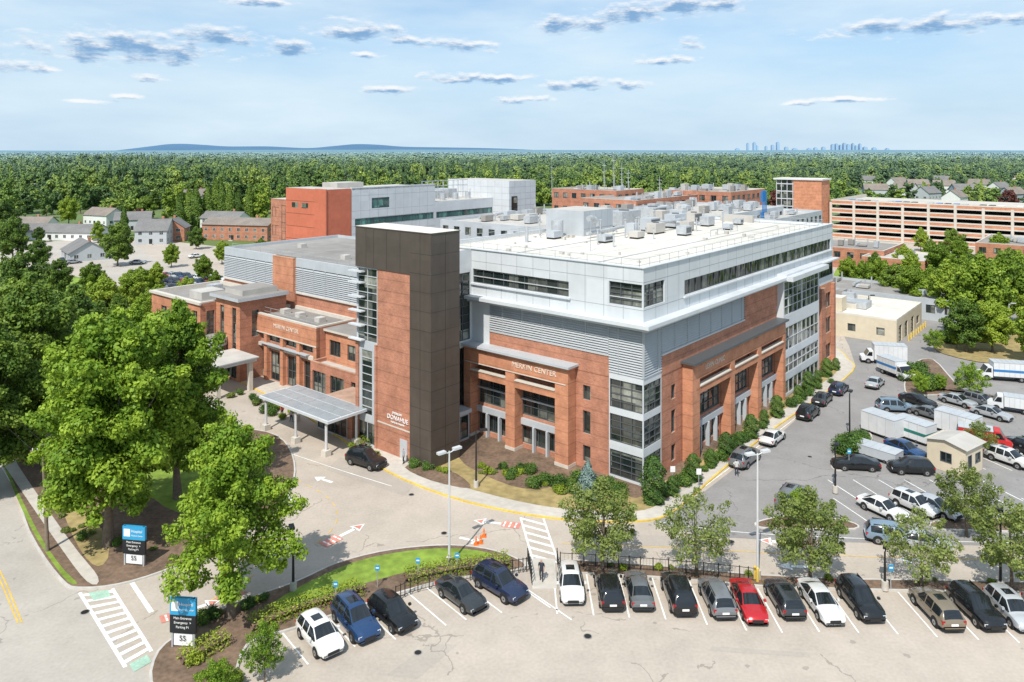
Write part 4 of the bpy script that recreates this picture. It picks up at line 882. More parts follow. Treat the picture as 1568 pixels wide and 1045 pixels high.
# hills + skyline
HILL=mat('distant_hill',(.065,.15,.26),1,0,.06,.002); HILL2=mat('distant_ridge',(.13,.24,.30),1,0,.06,.002); CITY=mat('distant_city',(.26,.38,.52),1,0,.05,.01)  # blue distance haze is put into these base colours
def hill(name,D,prof,m):
    mb=MB(); P=[]
    k=smooth_open(prof,8)
    for x,y in k: P.append(((x-CX)*D/F,H-(y-HY)*D/F))
    for (a,za),(b,zb) in zip(P,P[1:]):
        mb.face([(a,D,za),(b,D,zb),(b,D-1500,0),(a,D-1500,0)],m); mb.face([(a,D,za),(b,D,zb),(b,D+1500,0),(a,D+1500,0)],m)
    mb.obj(name,smooth=60)
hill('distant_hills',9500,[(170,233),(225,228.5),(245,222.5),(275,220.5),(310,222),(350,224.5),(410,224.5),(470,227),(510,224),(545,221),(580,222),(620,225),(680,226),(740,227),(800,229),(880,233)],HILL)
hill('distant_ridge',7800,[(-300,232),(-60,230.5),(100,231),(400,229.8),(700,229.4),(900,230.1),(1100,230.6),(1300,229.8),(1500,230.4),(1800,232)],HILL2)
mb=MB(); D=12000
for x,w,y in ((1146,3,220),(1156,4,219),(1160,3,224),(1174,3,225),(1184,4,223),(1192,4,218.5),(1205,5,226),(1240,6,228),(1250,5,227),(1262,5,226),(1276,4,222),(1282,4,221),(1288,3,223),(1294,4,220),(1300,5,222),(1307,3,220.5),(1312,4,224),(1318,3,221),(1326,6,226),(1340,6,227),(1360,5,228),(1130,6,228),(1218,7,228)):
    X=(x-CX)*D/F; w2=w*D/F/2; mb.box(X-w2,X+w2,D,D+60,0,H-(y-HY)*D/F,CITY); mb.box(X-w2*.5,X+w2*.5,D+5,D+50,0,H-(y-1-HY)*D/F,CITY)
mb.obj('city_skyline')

# ================================================================ VEHICLES
m,nt,b=newmat('car_paint'); oi=N(nt,'ShaderNodeObjectInfo'); nt.links.new(oi.outputs['Color'],b.inputs['Base Color']); b.inputs['Roughness'].default_value=.25; b.inputs['Metallic'].default_value=.15; b.inputs['Coat Weight'].default_value=.6; b.inputs['Coat Roughness'].default_value=.05; PAINT=m
CGL=mat('car_glass',(.012,.015,.018),.05,0,.05,spec=.8); CHR=mat('wheel_alloy',(.4,.41,.42),.3,.8,.05); LITE=mat('headlamp',(.75,.77,.8),.15,.2,.02); TAIL=mat('tail_lamp',(.35,.01,.01),.2,0,.02)
def car_mesh(name,st,glass,roof_rails=False,Lf_=1.38,Lr=-1.38,wr=.35,sunroof=False):
    mb=MB(); rings=[]
    for s in st:
        x,w,zb,belt,top,rw=s
        half=[(w*.90,zb),(w,zb+.16),(w*1.0,belt-.22),(w*.965,belt),(rw,top-.05),(rw*.9,top-.005),(rw*.5,top+.03)]
        ring=[(x,y,z) for y,z in half]+[(x,0,top+.04)]+[(x,-y,z) for y,z in reversed(half)]
        rings.append(ring)
    i0=len(mb.v)
    for rg in rings: mb.v+=rg
    n=15; kp=mb.mi(PAINT);kg=mb.mi(CGL);kb=mb.mi(BLACK)
    for i in range(len(st)-1):
        for j in range(n-1):
            a=i0+i*n+j; mb.f.append((a,a+1,a+n+1,a+n))
            k=kp; jj=j if j<7 else 13-j
            if jj==0: k=kb
            if jj==3 and i in glass['side']: k=kg
            if jj>=5 and i in glass['top']: k=kg
            if sunroof and jj==6 and i in glass['sun']: k=kg
            mb.m.append(k)
        mb.f.append((i0+i*n,i0+(i+1)*n,i0+(i+1)*n+n-1,i0+i*n+n-1)); mb.m.append(kb)
    mb.f.append(tuple(i0+j for j in range(n))); mb.m.append(kp); mb.f.append(tuple(i0+(len(st)-1)*n+j for j in reversed(range(n)))); mb.m.append(kp)
    W=max(s[1] for s in st)
    for x in (Lf_,Lr):
        for sd in (-1,1):
            mb.beam((x,sd*(W-.3),wr+.03),(x,sd*(W+.006),wr+.03),wr+.075,wr+.075,BLACK,18)
            mb.beam((x,sd*(W-.25),wr),(x,sd*(W+.02),wr),wr,wr,BLACK,18)
            mb.beam((x,sd*(W-.1),wr),(x,sd*(W+.03),wr),wr*.62,wr*.58,CHR,10)
            mb.beam((x,sd*(W-.1),wr),(x,sd*(W+.035),wr),wr*.18,wr*.18,DARK,8)
    xf=st[-2][0]; zf=st[-2][3]; xr=st[1][0]; zr=st[1][3]; wf=st[-2][1]; wb=st[1][1]
    for sd in (-1,1):
        mb.box(xf-.25,xf+.045,sd*(wf-.02)-(.32 if sd>0 else 0),sd*(wf-.02)+(.32 if sd<0 else 0),zf-.2,zf-.04,LITE)
        mb.box(xr-.05,xr+.18,sd*(wb+.005)-(.22 if sd>0 else 0),sd*(wb+.005)+(.22 if sd<0 else 0),zr-.3,zr-.05,TAIL)
        mx=glass['mirror']; mb.box(mx-.1,mx+.1,sd*(W+.13)-.09,sd*(W+.13)+.09,st[4][3]+.0,st[4][3]+.15,PAINT)
        if roof_rails: mb.box(-1.7,.2,sd*.62-.025,sd*.62+.025,st[3][4]+.0,st[3][4]+.07,DARK)
        mb.box(st[6][0]-.9,st[6][0]-.7,sd*(W-.005)-.01,sd*(W-.005)+.012,st[4][3]-.12,st[4][3]-.09,DARK); mb.box(.25,.45,sd*(W-.005)-.01,sd*(W-.005)+.012,st[4][3]-.12,st[4][3]-.09,DARK)
    mb.box(st[-1][0]-.02,st[-1][0]+.03,-wf*.5,wf*.5,.38,.60,DARK); mb.box(st[0][0]-.025,st[0][0]+.02,-.26,.26,.62,.76,SIGNW); mb.box(st[0][0]-.02,st[0][0]+.05,-wb*.8,wb*.8,.3,.42,BLACK)
    me=bpy.data.meshes.new(name); me.from_pydata(mb.v,[],mb.f)
    for mm in mb.mats: me.materials.append(mm)
    me.polygons.foreach_set('material_index',mb.m); me.polygons.foreach_set('use_smooth',[True]*len(mb.f)); me.update(); me.set_sharp_from_angle(angle=math.radians(38)); return me
suv=[(-2.36,.78,.42,.74,.78,.70),(-2.27,.88,.32,1.02,1.07,.78),(-1.92,.93,.28,1.06,1.56,.64),(-1.6,.94,.27,1.05,1.64,.66),(-1.0,.95,.26,1.04,1.69,.68),(-.9,.95,.26,1.04,1.70,.68),(-.12,.95,.26,1.03,1.70,.69),(-.02,.95,.26,1.03,1.70,.69),(.40,.95,.26,1.02,1.63,.66),(1.10,.94,.27,1.00,1.08,.80),(1.5,.94,.27,.98,1.05,.78),(2.05,.91,.28,.90,.96,.74),(2.26,.85,.3,.78,.82,.66),(2.38,.74,.34,.6,.62,.56)]
SUV=car_mesh('suv',suv,{'side':(2,3,5,7,8),'top':(1,8),'mirror':.75,'sun':(5,6)},True)
SUV2=car_mesh('suv_b',[(s[0]*.97,s[1],s[2],s[3]*.97,s[4]*.95,s[5]) for s in suv],{'side':(2,3,5,7,8),'top':(1,8),'mirror':.72,'sun':(5,)},False,1.34,-1.34,.34,sunroof=True)
sed=[(-2.40,.76,.38,.66,.70,.66),(-2.30,.86,.28,.92,.97,.74),(-1.70,.90,.24,.94,1.02,.76),(-1.0,.92,.22,.93,1.36,.58),(-.7,.92,.22,.92,1.41,.60),(-.3,.92,.22,.92,1.43,.61),(-.22,.92,.22,.92,1.43,.61),(.02,.92,.22,.91,1.42,.61),(.32,.92,.22,.90,1.38,.60),(1.10,.92,.22,.88,.95,.76),(1.5,.91,.22,.86,.92,.74),(2.05,.88,.24,.78,.83,.70),(2.30,.81,.26,.66,.70,.60),(2.42,.70,.28,.5,.52,.5)]
SED=car_mesh('sedan',sed,{'side':(2,3,4,6,7,8),'top':(2,8),'mirror':.6,'sun':(5,)},False,1.42,-1.4,.33)
def fixs(st,sx,sz): return [(s[0]*sx,s[1]*1.03,s[2],s[3]*sz,s[4]*sz,s[5]) for s in st]
SUVL=car_mesh('suv_large',fixs(suv,1.06,1.07),{'side':(2,3,5,7,8),'top':(1,8),'mirror':.8,'sun':(5,6)},True,1.48,-1.5,.38,sunroof=True)
COL={'w':(.74,.74,.73),'k':(.012,.013,.015),'g':(.16,.17,.18),'s':(.42,.44,.46),'b':(.02,.06,.16),'r':(.45,.015,.02),'t':(.22,.18,.13),'d':(.04,.045,.05),'n':(.02,.03,.07),'l':(.20,.28,.36)}
def car(px,gy,kind,c,ang,z=.01):
    X,Y=G(px,gy); me={'suv':random.choice([SUV,SUV2]),'sed':SED,'big':SUVL}[kind]; o=bpy.data.objects.new('parked_car' if kind=='sed' else 'parked_suv',me); scene.collection.objects.link(o)
    o.location=(X+random.uniform(-.12,.12),Y+random.uniform(-.25,.25),z); o.rotation_euler=(0,0,math.radians(ang+random.uniform(-2.5,2.5))); cc=COL[c]; k=random.uniform(.85,1.1); o.color=(min(1,cc[0]*k),min(1,cc[1]*k),min(1,cc[2]*k),1); sx=random.uniform(.96,1.03); o.scale=(sx,1,random.uniform(.96,1.03)); return o
for px,gy,k,c,a in ((875,908,'suv','w',-90),(930,911,'suv','k',90),(979,915,'sed','g',90),(1038,917,'big','k',90),(1098,926,'suv','g',90),(1150,934,'sed','r',-90),(1203,929,'suv','d',90),(1259,933,'sed','w',-90),(1315,931,'suv','k',-90),(1433,940,'suv','t',90),(1492,942,'suv','k',-90),(1552,948,'suv','s',-90),(1612,950,'sed','g',-90)): car(px,gy,k,c,a)
for px,gy,k,c,a in ((490,984,'suv','w',-50),(541,962,'big','b',-52),(603,947,'suv','k',-50),(705,922,'sed','d',-48),(763,906,'big','n',-47)): car(px,gy,k,c,a)
car(560,714,'big','k',-33)
for px,gy,k,c,a in ((1142,710,'big','g',50),(1184,677,'sed','w',50),(1237,638,'suv','k',50),(1258,616,'sed','d',50),(1283,601,'suv','n',50),(1310,718,'sed','k',175),(1395,724,'suv','k',172),(1352,786,'sed','w',-60),(1400,780,'suv','w',-60),(1367,830,'suv','l',-20),(1215,772,'big','g',50),(1386,694,'sed','b',-70),(1405,619,'sed','k',-58),(1466,620,'sed','s',-58),(1503,620,'suv','g',-58),(1372,630,'suv','l',-10),(1340,592,'sed','s',50),(1545,710,'suv','w',-60),(1430,785,'sed','s',-60),(1585,700,'suv','k',-60),(1410,838,'sed','s',-20),(1560,690,'sed','g',-60),(1520,640,'sed','s',-58),(1425,640,'sed','g',-58)): car(px,gy,k,c,a,.02)
for i in range(34):
    row=i//12; px=205+(i%12)*12+random.uniform(-2,2)+row*6; gy=422+row*9+(i%12)*.8
    car(px,gy,random.choice(['suv','sed']),random.choice('wkgsbrdn'),-40,.03)
for px,gy in ((95,402),(112,404),(160,395),(175,385),(190,388),(60,396),(300,395),(210,405)): car(px,gy,'sed',random.choice('wkgs'),random.uniform(-60,60),.03)
def boxtruck(name,px,gy,ang,L=6.5,w=2.3,h=3.0,body=TRKW,stripe=None,cab=True):
    X,Y=G(px,gy); mb=MB(); fl=.75 if cab else .35
    bx1=L/2-(1.9 if cab else 0)
    mb.box(-L/2,bx1,-w/2,w/2,fl,h,body); mb.box(-L/2-.03,bx1+.03,-w/2-.03,w/2+.03,h,h+.06,WHITE2)
    mb.box(-L/2-.04,bx1,-w/2-.04,w/2+.04,fl-.12,fl,DARK)
    k=max(2,int((L/.9)))
    for i in range(1,k):
        x=-L/2+i*(bx1+L/2)/k; mb.box(x-.02,x+.02,-w/2-.02,w/2+.02,fl,h-.05,WHITE2); mb.box(x-.02,x+.02,-w/2,w/2,h+.06,h+.08,METAL)
    if stripe:
        mb.box(-L/2-.025,bx1+.005,-w/2-.026,w/2+.026,fl+.7,fl+1.05,stripe)
    mb.box(-L/2-.03,-L/2,-w*.42,w*.42,fl+.1,h-.2,WHITE2)
    if cab:
        c0=bx1+.08;c1=L/2; P=[(c0,.5),(c1,.5),(c1,1.05),(c1-.65,1.2),(c1-1.15,2.05),(c0,2.1)]
        ww=w/2*.9
        for s in (-1,1): mb.face([(x,s*ww,z) for x,z in P],body)
        for (xa,za),(xb,zb),m_ in zip(P,P[1:]+P[:1],(BLACK,body,body,CGL,body,body)): mb.face([(xa,-ww,za),(xb,-ww,zb),(xb,ww,zb),(xa,ww,za)],m_)
        for s in (-1,1): mb.face([(c0+.2,s*(ww+.01),1.25),(c1-.75,s*(ww+.01),1.25),(c1-1.15,s*(ww+.01),1.9),(c0+.2,s*(ww+.01),1.9)],CGL); mb.box(c1-.05,c1+.02,s*ww*.8-.15,s*ww*.8+.15,.75,.95,LITE)
        mb.box(c1-.02,c1+.06,-ww,ww,.42,.62,DARK)
    wr_=.42 if cab else .28
    for x in (-L/2+1.2,(L/2-1.0) if cab else L/2-1.2):
        for s in (-1,1):
            mb.beam((x,s*(w/2-.3),wr_),(x,s*(w/2-.02),wr_),wr_,wr_,BLACK,16); mb.beam((x,s*(w/2-.1),wr_),(x,s*(w/2),wr_),wr_*.5,wr_*.5,CHR,10)
    mb.obj(name,Matrix.Translation((X,Y,.02))@Matrix.Rotation(math.radians(ang),4,'Z'))
boxtruck('box_truck',1352,556,165,6.8,2.3,3.1); boxtruck('ambulance',1372,577,-75,5.8,2.1,2.6,TRKW,BLUEM); boxtruck('ambulance',1535,582,165,6.8,2.2,2.8,TRKW,BLUEM)
boxtruck('white_van',1548,630,150,5.4,2.0,2.1); boxtruck('storage_trailer',1352,666,-60,4.4,2.3,2.5,TRKW,None,False); boxtruck('storage_trailer',1400,673,-60,4.2,2.2,2.3,TRKW,TEAL,False); boxtruck('storage_trailer',1467,664,-55,4.6,2.3,2.5,TRKW,None,False); boxtruck('red_pickup',1508,682,-30,5.4,2.1,2.0,RED); boxtruck('storage_trailer',1345,702,-50,4.6,2.1,1.3,WHITE2,None,False)
mb=MB(); facade(mb,(-2.0,-2.0),(1,0),(0,-1),4,0,3.1,BEIGE,[(.5,1.4,0.1,2.2),(2.2,3.4,1,2.1,2,1)],.08); facade(mb,(-2,-2),(0,1),(-1,0),4,0,3.1,BEIGE,[(1.4,2.6,1,2.1,2,1)],.08)
mb.box(-1.99,2,1.9,2,0,3.1,BEIGE); mb.box(1.9,2,-2,2,0,3.1,BEIGE)
for s in (-1,1): mb.face([(-2.3,s*2.3,3.0),(2.3,s*2.3,3.0),(2.3,0,3.5),(-2.3,0,3.5)],ROOFM); mb.face([(s*2,-2,3.1),(s*2,2,3.1),(s*2,0,3.45)],BEIGE)
X,Y=G(1462,716); mb.obj('site_office_shed',Matrix.Translation((X,Y,.02))@Matrix.Rotation(math.radians(35),4,'Z'))

# ================================================================ STREET FURNITURE
def lamp(px,gy,h,m,heads=2,ang=0,r0=.11):
    X,Y=G(px,gy); mb=MB(); mb.beam((0,0,0),(0,0,.7),.28,.26,CONC,14); mb.beam((0,0,.7),(0,0,h),r0,r0*.6,m,10)
    for s in ((1,-1) if heads==2 else (1,)):
        mb.beam((0,0,h-.15),(s*.8,0,h+.05),.05,.05,m,6); mb.box(s*.8-.38,s*.8+.38,-.2,.2,h-.02,h+.16,m); mb.box(s*.8-.3,s*.8+.3,-.15,.15,h-.05,h-.021,LITE)
    mb.obj('street_lamp',Matrix.Translation((X,Y,.1))@Matrix.Rotation(ang,4,'Z'))
lamp(688,868,9.6,LAMPW,2,.7); lamp(1160,888,10.2,LAMPW,2,.4); lamp(729,748,5.8,DARK,1,.3); lamp(449,906,4.6,DARK,1,2); lamp(1279,756,4.6,DARK,1,1); lamp(1301,672,5.4,DARK,1,1); lamp(560,672,4.4,DARK,1,1); lamp(1532,905,6,DARK,1,1); lamp(1355,905,3,DARK,1,1); lamp(1545,515,6,LAMPW,1,0); lamp(1330,500,6,DARK,1,0)
X,Y=G(73,846); mb=MB(); mb.beam((0,0,0),(-.45,0,9.4),.17,.11,WOODP,10); mb.box(-1.5,.7,-.06,.06,8.7,8.85,WOODP)
for s in (-1.3,-.9,.1,.5): mb.beam((s,0,8.85),(s,0,9.05),.05,.04,SIGNW,6)
mb.beam((-.42,.2,7.6),(-.42,.2,8.3),.2,.2,METAL,10)
for s in (-1.3,.5): 
    for i in range(12):
        t0,t1=i/12,(i+1)/12; f=lambda t:(s-38*t,40*t,8.95-6.4*t*(1-t))
        mb.beam(f(t0),f(t1),.018,.018,DARK,4)
mb.obj('utility_pole',Matrix.Translation((X,Y,0)))
def totem(px,gy,w,h,ang):
    X,Y=G(px,gy); mb=MB(); 
    for s in (-1,1): mb.box(s*w*.42-.06,s*w*.42+.06,-.08,.08,0,h,METAL)
    mb.box(-w*.36,w*.36,-.05,.05,.15,h*.28,SIGNW); mb.box(-w/2,w/2,-.12,.12,h*.30,h*.66,SIGNK); mb.box(-w/2,w/2,-.12,.12,h*.66+.003,h,BLUE); mb.box(-w*.44,-w*.16,-.13,-.121,h*.74,h*.93,SIGNW)
    o=mb.obj('hospital_sign',Matrix.Translation((X,Y,.12))@Matrix.Rotation(ang,4,'Z'))
    for t,s,x,z in (('Hospital',.27,.14*w,h*.88),('Medical Center',.15,.16*w,h*.77),('Main Entrance',.2,0,h*.60),('Emergency  >',.2,0,h*.51),('Parking P1',.2,0,h*.42),('55',.45,0,h*.2)):
        c=bpy.data.curves.new('sign_text','FONT'); c.body=t; c.size=s*1.15; c.align_x='CENTER'; c.align_y='CENTER'; c.extrude=.005; c.materials.append(SIGNK if t=='55' else SIGNW)
        q_=bpy.data.objects.new('sign_text',c); scene.collection.objects.link(q_); q_.parent=o; q_.matrix_local=Matrix.Translation((x,-.135,z))@Matrix.Rotation(math.pi/2,4,'X')
totem(206,868,2.05,3.3,-.15); totem(281,994,1.9,3.5,-.1)
def fence(px,h=1.05,name='metal_railing'):
    pts=smooth_open([G(*p) for p in px],4); mb=MB()
    for a,b_ in zip(pts,pts[1:]):
        a=Vector(a);b_=Vector(b_);L=(b_-a).length
        for z in (.15,h): mb.beam((*a,z),(*b_,z),.025,.025,DARK,4)
        k=max(1,int(L/.25))
        for i in range(k): p=a+(b_-a)*i/k; mb.beam((*p,.1),(*p,h),.009,.009,DARK,4,False)
        mb.beam((*a,0),(*a,h+.1),.04,.04,DARK,6)
    mb.obj(name,Matrix.Translation((0,0,.1)))
fence(((606,922),(640,908),(720,890),(785,880),(812,876))); fence(((858,868),(930,872),(1000,877),(1100,886),(1160,893))); fence(((808,862),(812,880),(815,900))); fence(((853,862),(855,880),(857,897)))
def post_sign(px,gy,h,w,hh,m,name='traffic_sign'):
    X,Y=G(px,gy); mb=MB(); mb.beam((0,0,0),(0,0,h),.035,.035,METAL,6); mb.box(-w/2,w/2,-.06,-.035,h-hh,h,m); mb.box(-w*.35,w*.35,-.066,-.06,h-hh*.6,h-hh*.35,SIGNW); mb.obj(name,Matrix.Translation((X,Y,.1)))
for p in ((578,902),(514,928),(640,890),(700,882)): post_sign(*p,1.8,.36,.42,BLUE)
post_sign(901,760,2.2,.5,.6,RED); post_sign(350,925,2.3,.5,.6,RED); post_sign(1364,905,2,.4,.5,BLUE); post_sign(1030,748,2.2,.5,.6,SIGNW); post_sign(1300,720,2.2,.4,.5,BLUE); post_sign(4,690,2.5,.6,.7,RED); post_sign(1070,752,2.2,.5,.6,SIGNW)
mb=MB(); mb.box(-.22,.22,-.22,.22,0,.05,ORANGE); mb.beam((0,0,.05),(0,0,.75),.16,.03,ORANGE,12); mb.beam((0,0,.35),(0,0,.5),.105,.072,SIGNW,12)
for px,gy in ((736,832),(729,834),(741,822)): X,Y=G(px,gy); mb.obj('traffic_cone',Matrix.Translation((X,Y,.01)))
for px,gy in ((1160,893),(1156,890)):
    X,Y=G(px,gy); m2=MB(); m2.beam((0,0,0),(0,0,1.1),.12,.12,YKERB,10); m2.beam((0,0,1.1),(0,0,1.18),.12,.04,YKERB,10); m2.obj('bollard',Matrix.Translation((X,Y,.1)))

# people
def person(px,gy,ang,top,bot):
    J={'pel':(0,0,.95,.145),'sp':(0,0,1.18,.14),'ch':(0,.01,1.38,.155),'nk':(0,.01,1.52,.06),'hb':(0,.02,1.62,.085),'ht':(0,.01,1.72,.085),
       'ls':(-.19,0,1.43,.062),'le':(-.25,-.03,1.14,.045),'lw':(-.25,.08,.90,.034),'lh':(-.245,.12,.80,.04),
       'rs':(.19,0,1.43,.062),'re':(.25,-.06,1.15,.045),'rw':(.26,.0,.90,.034),'rh':(.26,.02,.80,.04),
       'lp':(-.1,0,.88,.105),'lk':(-.11,.09,.50,.066),'la':(-.11,.05,.09,.045),'lt':(-.12,.2,.04,.04),
       'rp':(.1,0,.88,.105),'rk':(.11,.0,.49,.066),'ra':(.11,-.16,.11,.045),'rt':(.12,-.03,.04,.04)}
    E=[('pel','sp'),('sp','ch'),('ch','nk'),('nk','hb'),('hb','ht'),('ch','ls'),('ls','le'),('le','lw'),('lw','lh'),('ch','rs'),('rs','re'),('re','rw'),('rw','rh'),('pel','lp'),('lp','lk'),('lk','la'),('la','lt'),('pel','rp'),('rp','rk'),('rk','ra'),('ra','rt')]
    ks=list(J); me=bpy.data.meshes.new('person'); me.from_pydata([J[k][:3] for k in ks],[(ks.index(a),ks.index(b_)) for a,b_ in E],[])
    o=bpy.data.objects.new('person',me); scene.collection.objects.link(o)
    sm=o.modifiers.new('skin','SKIN'); sv=me.skin_vertices[0].data
    for i,k in enumerate(ks): sv[i].radius=(J[k][3],J[k][3]*(.75 if k in('ch','sp','pel') else 1)); sv[i].use_root=(k=='pel')
    sb=o.modifiers.new('sub','SUBSURF'); sb.levels=1; sb.render_levels=2
    m,nt,b=newmat('clothed_person'); tc=N(nt,'ShaderNodeTexCoord').outputs['Object']; sp=N(nt,'ShaderNodeSeparateXYZ'); nt.links.new(tc,sp.inputs[0])
    f1=math_n(nt,'GREATER_THAN',sp.outputs[2],.93); f2=math_n(nt,'GREATER_THAN',sp.outputs[2],1.52)
    f3=math_n(nt,'MULTIPLY',math_n(nt,'GREATER_THAN',math_n(nt,'ABSOLUTE',sp.outputs[0]),.19),math_n(nt,'LESS_THAN',sp.outputs[2],1.2))
    hr=math_n(nt,'MAXIMUM',math_n(nt,'GREATER_THAN',sp.outputs[2],1.71),math_n(nt,'MULTIPLY',f2,math_n(nt,'LESS_THAN',sp.outputs[1],-.01)))
    c=mixc(nt,f1,bot,top); c=mixc(nt,math_n(nt,'MAXIMUM',f2,f3),c,(.45,.27,.19)); c=mixc(nt,hr,c,(.03,.02,.015)); nt.links.new(c,b.inputs['Base Color']); b.inputs['Roughness'].default_value=.85
    me.materials.append(m); X,Y=G(px,gy); o.location=(X,Y,.12); o.rotation_euler=(0,0,ang); return o
person(829,892,2.9,(.03,.035,.05),(.03,.03,.04)); person(432,640,1,(.4,.05,.05),(.05,.05,.07)); person(446,648,-2,(.5,.5,.5),(.04,.05,.1)); person(618,712,2,(.3,.35,.4),(.03,.03,.04)); person(1128,730,0,(.5,.5,.5),(.03,.03,.05))

# ================================================================ LIGHT / SKY / CAMERA
S=Vector((-.34,-.94,0)).normalized(); EL=math.radians(52)
sv=Vector((S.x*math.cos(EL),S.y*math.cos(EL),math.sin(EL)))
sl=bpy.data.lights.new('sun','SUN'); sl.energy=5.0; sl.angle=math.radians(.5); sl.color=(1,.95,.86)
so=bpy.data.objects.new('sun',sl); scene.collection.objects.link(so); so.rotation_euler=sv.to_track_quat('Z','Y').to_euler(); so.location=(0,0,80)
w=bpy.data.worlds.new('World'); scene.world=w; w.use_nodes=True; nt=w.node_tree; nt.nodes.clear()
try:
    w.cycles.sampling_method='MANUAL'; w.cycles.sample_map_resolution=256
except Exception as ex: print('world sampling',ex)
out=N(nt,'ShaderNodeOutputWorld'); bg=N(nt,'ShaderNodeBackground'); bg.inputs['Strength'].default_value=.145; nt.links.new(bg.outputs[0],out.inputs[0])
sky=N(nt,'ShaderNodeTexSky',sky_type='NISHITA'); sky.sun_disc=False; sky.sun_elevation=EL; sky.sun_rotation=math.atan2(S.x,S.y); sky.air_density=1.0; sky.dust_density=.6; sky.ozone_density=1.5
tc=N(nt,'ShaderNodeTexCoord').outputs['Generated']; sp=N(nt,'ShaderNodeSeparateXYZ'); nt.links.new(tc,sp.inputs[0])
az=math_n(nt,'ARCTAN2',sp.outputs[0],sp.outputs[1]); el=math_n(nt,'ARCSINE',sp.outputs[2])
cb=N(nt,'ShaderNodeCombineXYZ'); nt.links.new(az,cb.inputs[0]); nt.links.new(el,cb.inputs[1])
CL=[(190,72,120,21),(330,57,58,15),(545,48,62,17),(440,75,38,12),(25,102,46,9),(222,120,22,6),(720,70,42,10),(640,62,46,9),(730,120,95,8),(890,130,58,10),(795,152,42,6),(590,138,40,7),(1010,93,46,7),(870,38,56,14),(960,22,50,18),(1060,8,75,14),(1050,66,22,10),(1400,40,110,13),(1300,152,55,4),(1225,158,26,4),(128,156,28,4),(195,147,16,4),(400,2,50,7),(560,85,26,5),(960,130,34,7),(1550,30,60,9)]
def cloudgroup():
    g=bpy.data.node_groups.new('cloud_cover','ShaderNodeTree'); g.interface.new_socket('V',in_out='INPUT',socket_type='NodeSocketVector'); g.interface.new_socket('Fac',in_out='OUTPUT',socket_type='NodeSocketFloat')
    gi=g.nodes.new('NodeGroupInput');go=g.nodes.new('NodeGroupOutput')
    mp=N(g,'ShaderNodeVectorMath',operation='MULTIPLY'); mp.inputs[1].default_value=(30,90,1); g.links.new(gi.outputs[0],mp.inputs[0])
    nz=N(g,'ShaderNodeTexNoise'); nz.inputs['Scale'].default_value=1; nz.inputs['Detail'].default_value=6; nz.inputs['Roughness'].default_value=.62; g.links.new(mp.outputs[0],nz.inputs['Vector'])
    cur=None
    for x,y,ww,hh in CL:
        t=(x-CX)/F; a=math.atan(t); e=math.atan((HY-y)/F*math.cos(a)); sb=N(g,'ShaderNodeVectorMath',operation='SUBTRACT'); sb.inputs[1].default_value=(a,e,0); g.links.new(gi.outputs[0],sb.inputs[0])
        ml=N(g,'ShaderNodeVectorMath',operation='MULTIPLY'); ml.inputs[1].default_value=(F/ww,F/hh,1); g.links.new(sb.outputs[0],ml.inputs[0]); ln=N(g,'ShaderNodeVectorMath',operation='LENGTH'); g.links.new(ml.outputs[0],ln.inputs[0])
        cur=ln.outputs['Value'] if cur is None else math_n(g,'MINIMUM',cur,ln.outputs['Value'])
    s=math_n(g,'ADD',cur,math_n(g,'MULTIPLY',math_n(g,'SUBTRACT',nz.outputs['Fac'],.5),3.6))
    mr=N(g,'ShaderNodeMapRange'); mr.interpolation_type='SMOOTHSTEP'; mr.inputs[1].default_value=1.25; mr.inputs[2].default_value=.2; mr.inputs[3].default_value=0; mr.inputs[4].default_value=1; g.links.new(s,mr.inputs[0]); g.links.new(mr.outputs[0],go.inputs[0]); return g
cg=cloudgroup()
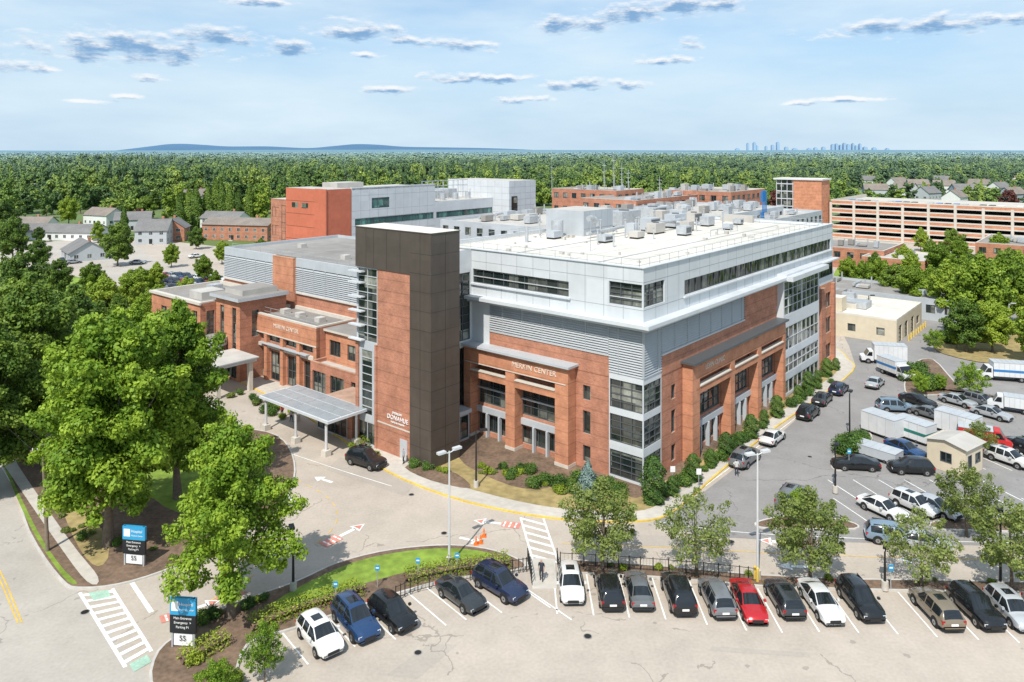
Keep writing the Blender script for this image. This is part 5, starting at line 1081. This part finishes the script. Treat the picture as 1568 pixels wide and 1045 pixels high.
def cg_at(de):
    n=N(nt,'ShaderNodeGroup'); n.node_tree=cg; ad=N(nt,'ShaderNodeVectorMath',operation='ADD'); ad.inputs[1].default_value=(-.002,de,0); nt.links.new(cb.outputs[0],ad.inputs[0]); nt.links.new(ad.outputs[0],n.inputs[0]); return n.outputs[0]
m0=cg_at(0); m1=cg_at(.005)
mp=N(nt,'ShaderNodeMapping'); mp.inputs['Scale'].default_value=(2.2,9,1); mp.inputs['Rotation'].default_value=(0,0,.12); nt.links.new(cb.outputs[0],mp.inputs['Vector'])
vn=N(nt,'ShaderNodeTexNoise'); vn.inputs['Scale'].default_value=1.3; vn.inputs['Detail'].default_value=5; vn.inputs['Roughness'].default_value=.55; nt.links.new(mp.outputs[0],vn.inputs['Vector'])
mr=N(nt,'ShaderNodeMapRange'); mr.inputs[1].default_value=.36; mr.inputs[2].default_value=.66; mr.inputs[3].default_value=.10; mr.inputs[4].default_value=.9; nt.links.new(vn.outputs['Fac'],mr.inputs[0])
hz=N(nt,'ShaderNodeMapRange'); hz.interpolation_type='SMOOTHSTEP'; hz.inputs[1].default_value=-.02; hz.inputs[2].default_value=.22; hz.inputs[3].default_value=1; hz.inputs[4].default_value=.35; nt.links.new(el,hz.inputs[0])
tone=N(nt,'ShaderNodeMapRange'); tone.inputs[1].default_value=0; tone.inputs[2].default_value=.14; nt.links.new(el,tone.inputs[0])
base=mixc(nt,tone.outputs[0],(3.7,4.9,6.0),(2.8,4.6,6.6))
c=mixc(nt,hz.outputs[0],sky.outputs[0],base)
c=mixc(nt,mr.outputs[0],c,(5.1,6.1,6.8))
cc=mixc(nt,m1,(6.7,6.8,6.9),(1.5,2.8,4.6)); c=mixc(nt,math_n(nt,'MULTIPLY',m0,.92),c,cc)
nt.links.new(c,bg.inputs['Color'])
cd=bpy.data.cameras.new('camera'); co=bpy.data.objects.new('camera',cd); scene.collection.objects.link(co); co.location=(0,0,H); co.rotation_euler=(math.pi/2,0,0)
cd.sensor_width=36; cd.lens=36*F/1568; cd.shift_y=-(522.5-HY)/1568; cd.clip_end=30000; cd.clip_start=1; scene.camera=co
scene.view_settings.view_transform='Standard'; scene.view_settings.look='None'; scene.view_settings.exposure=0
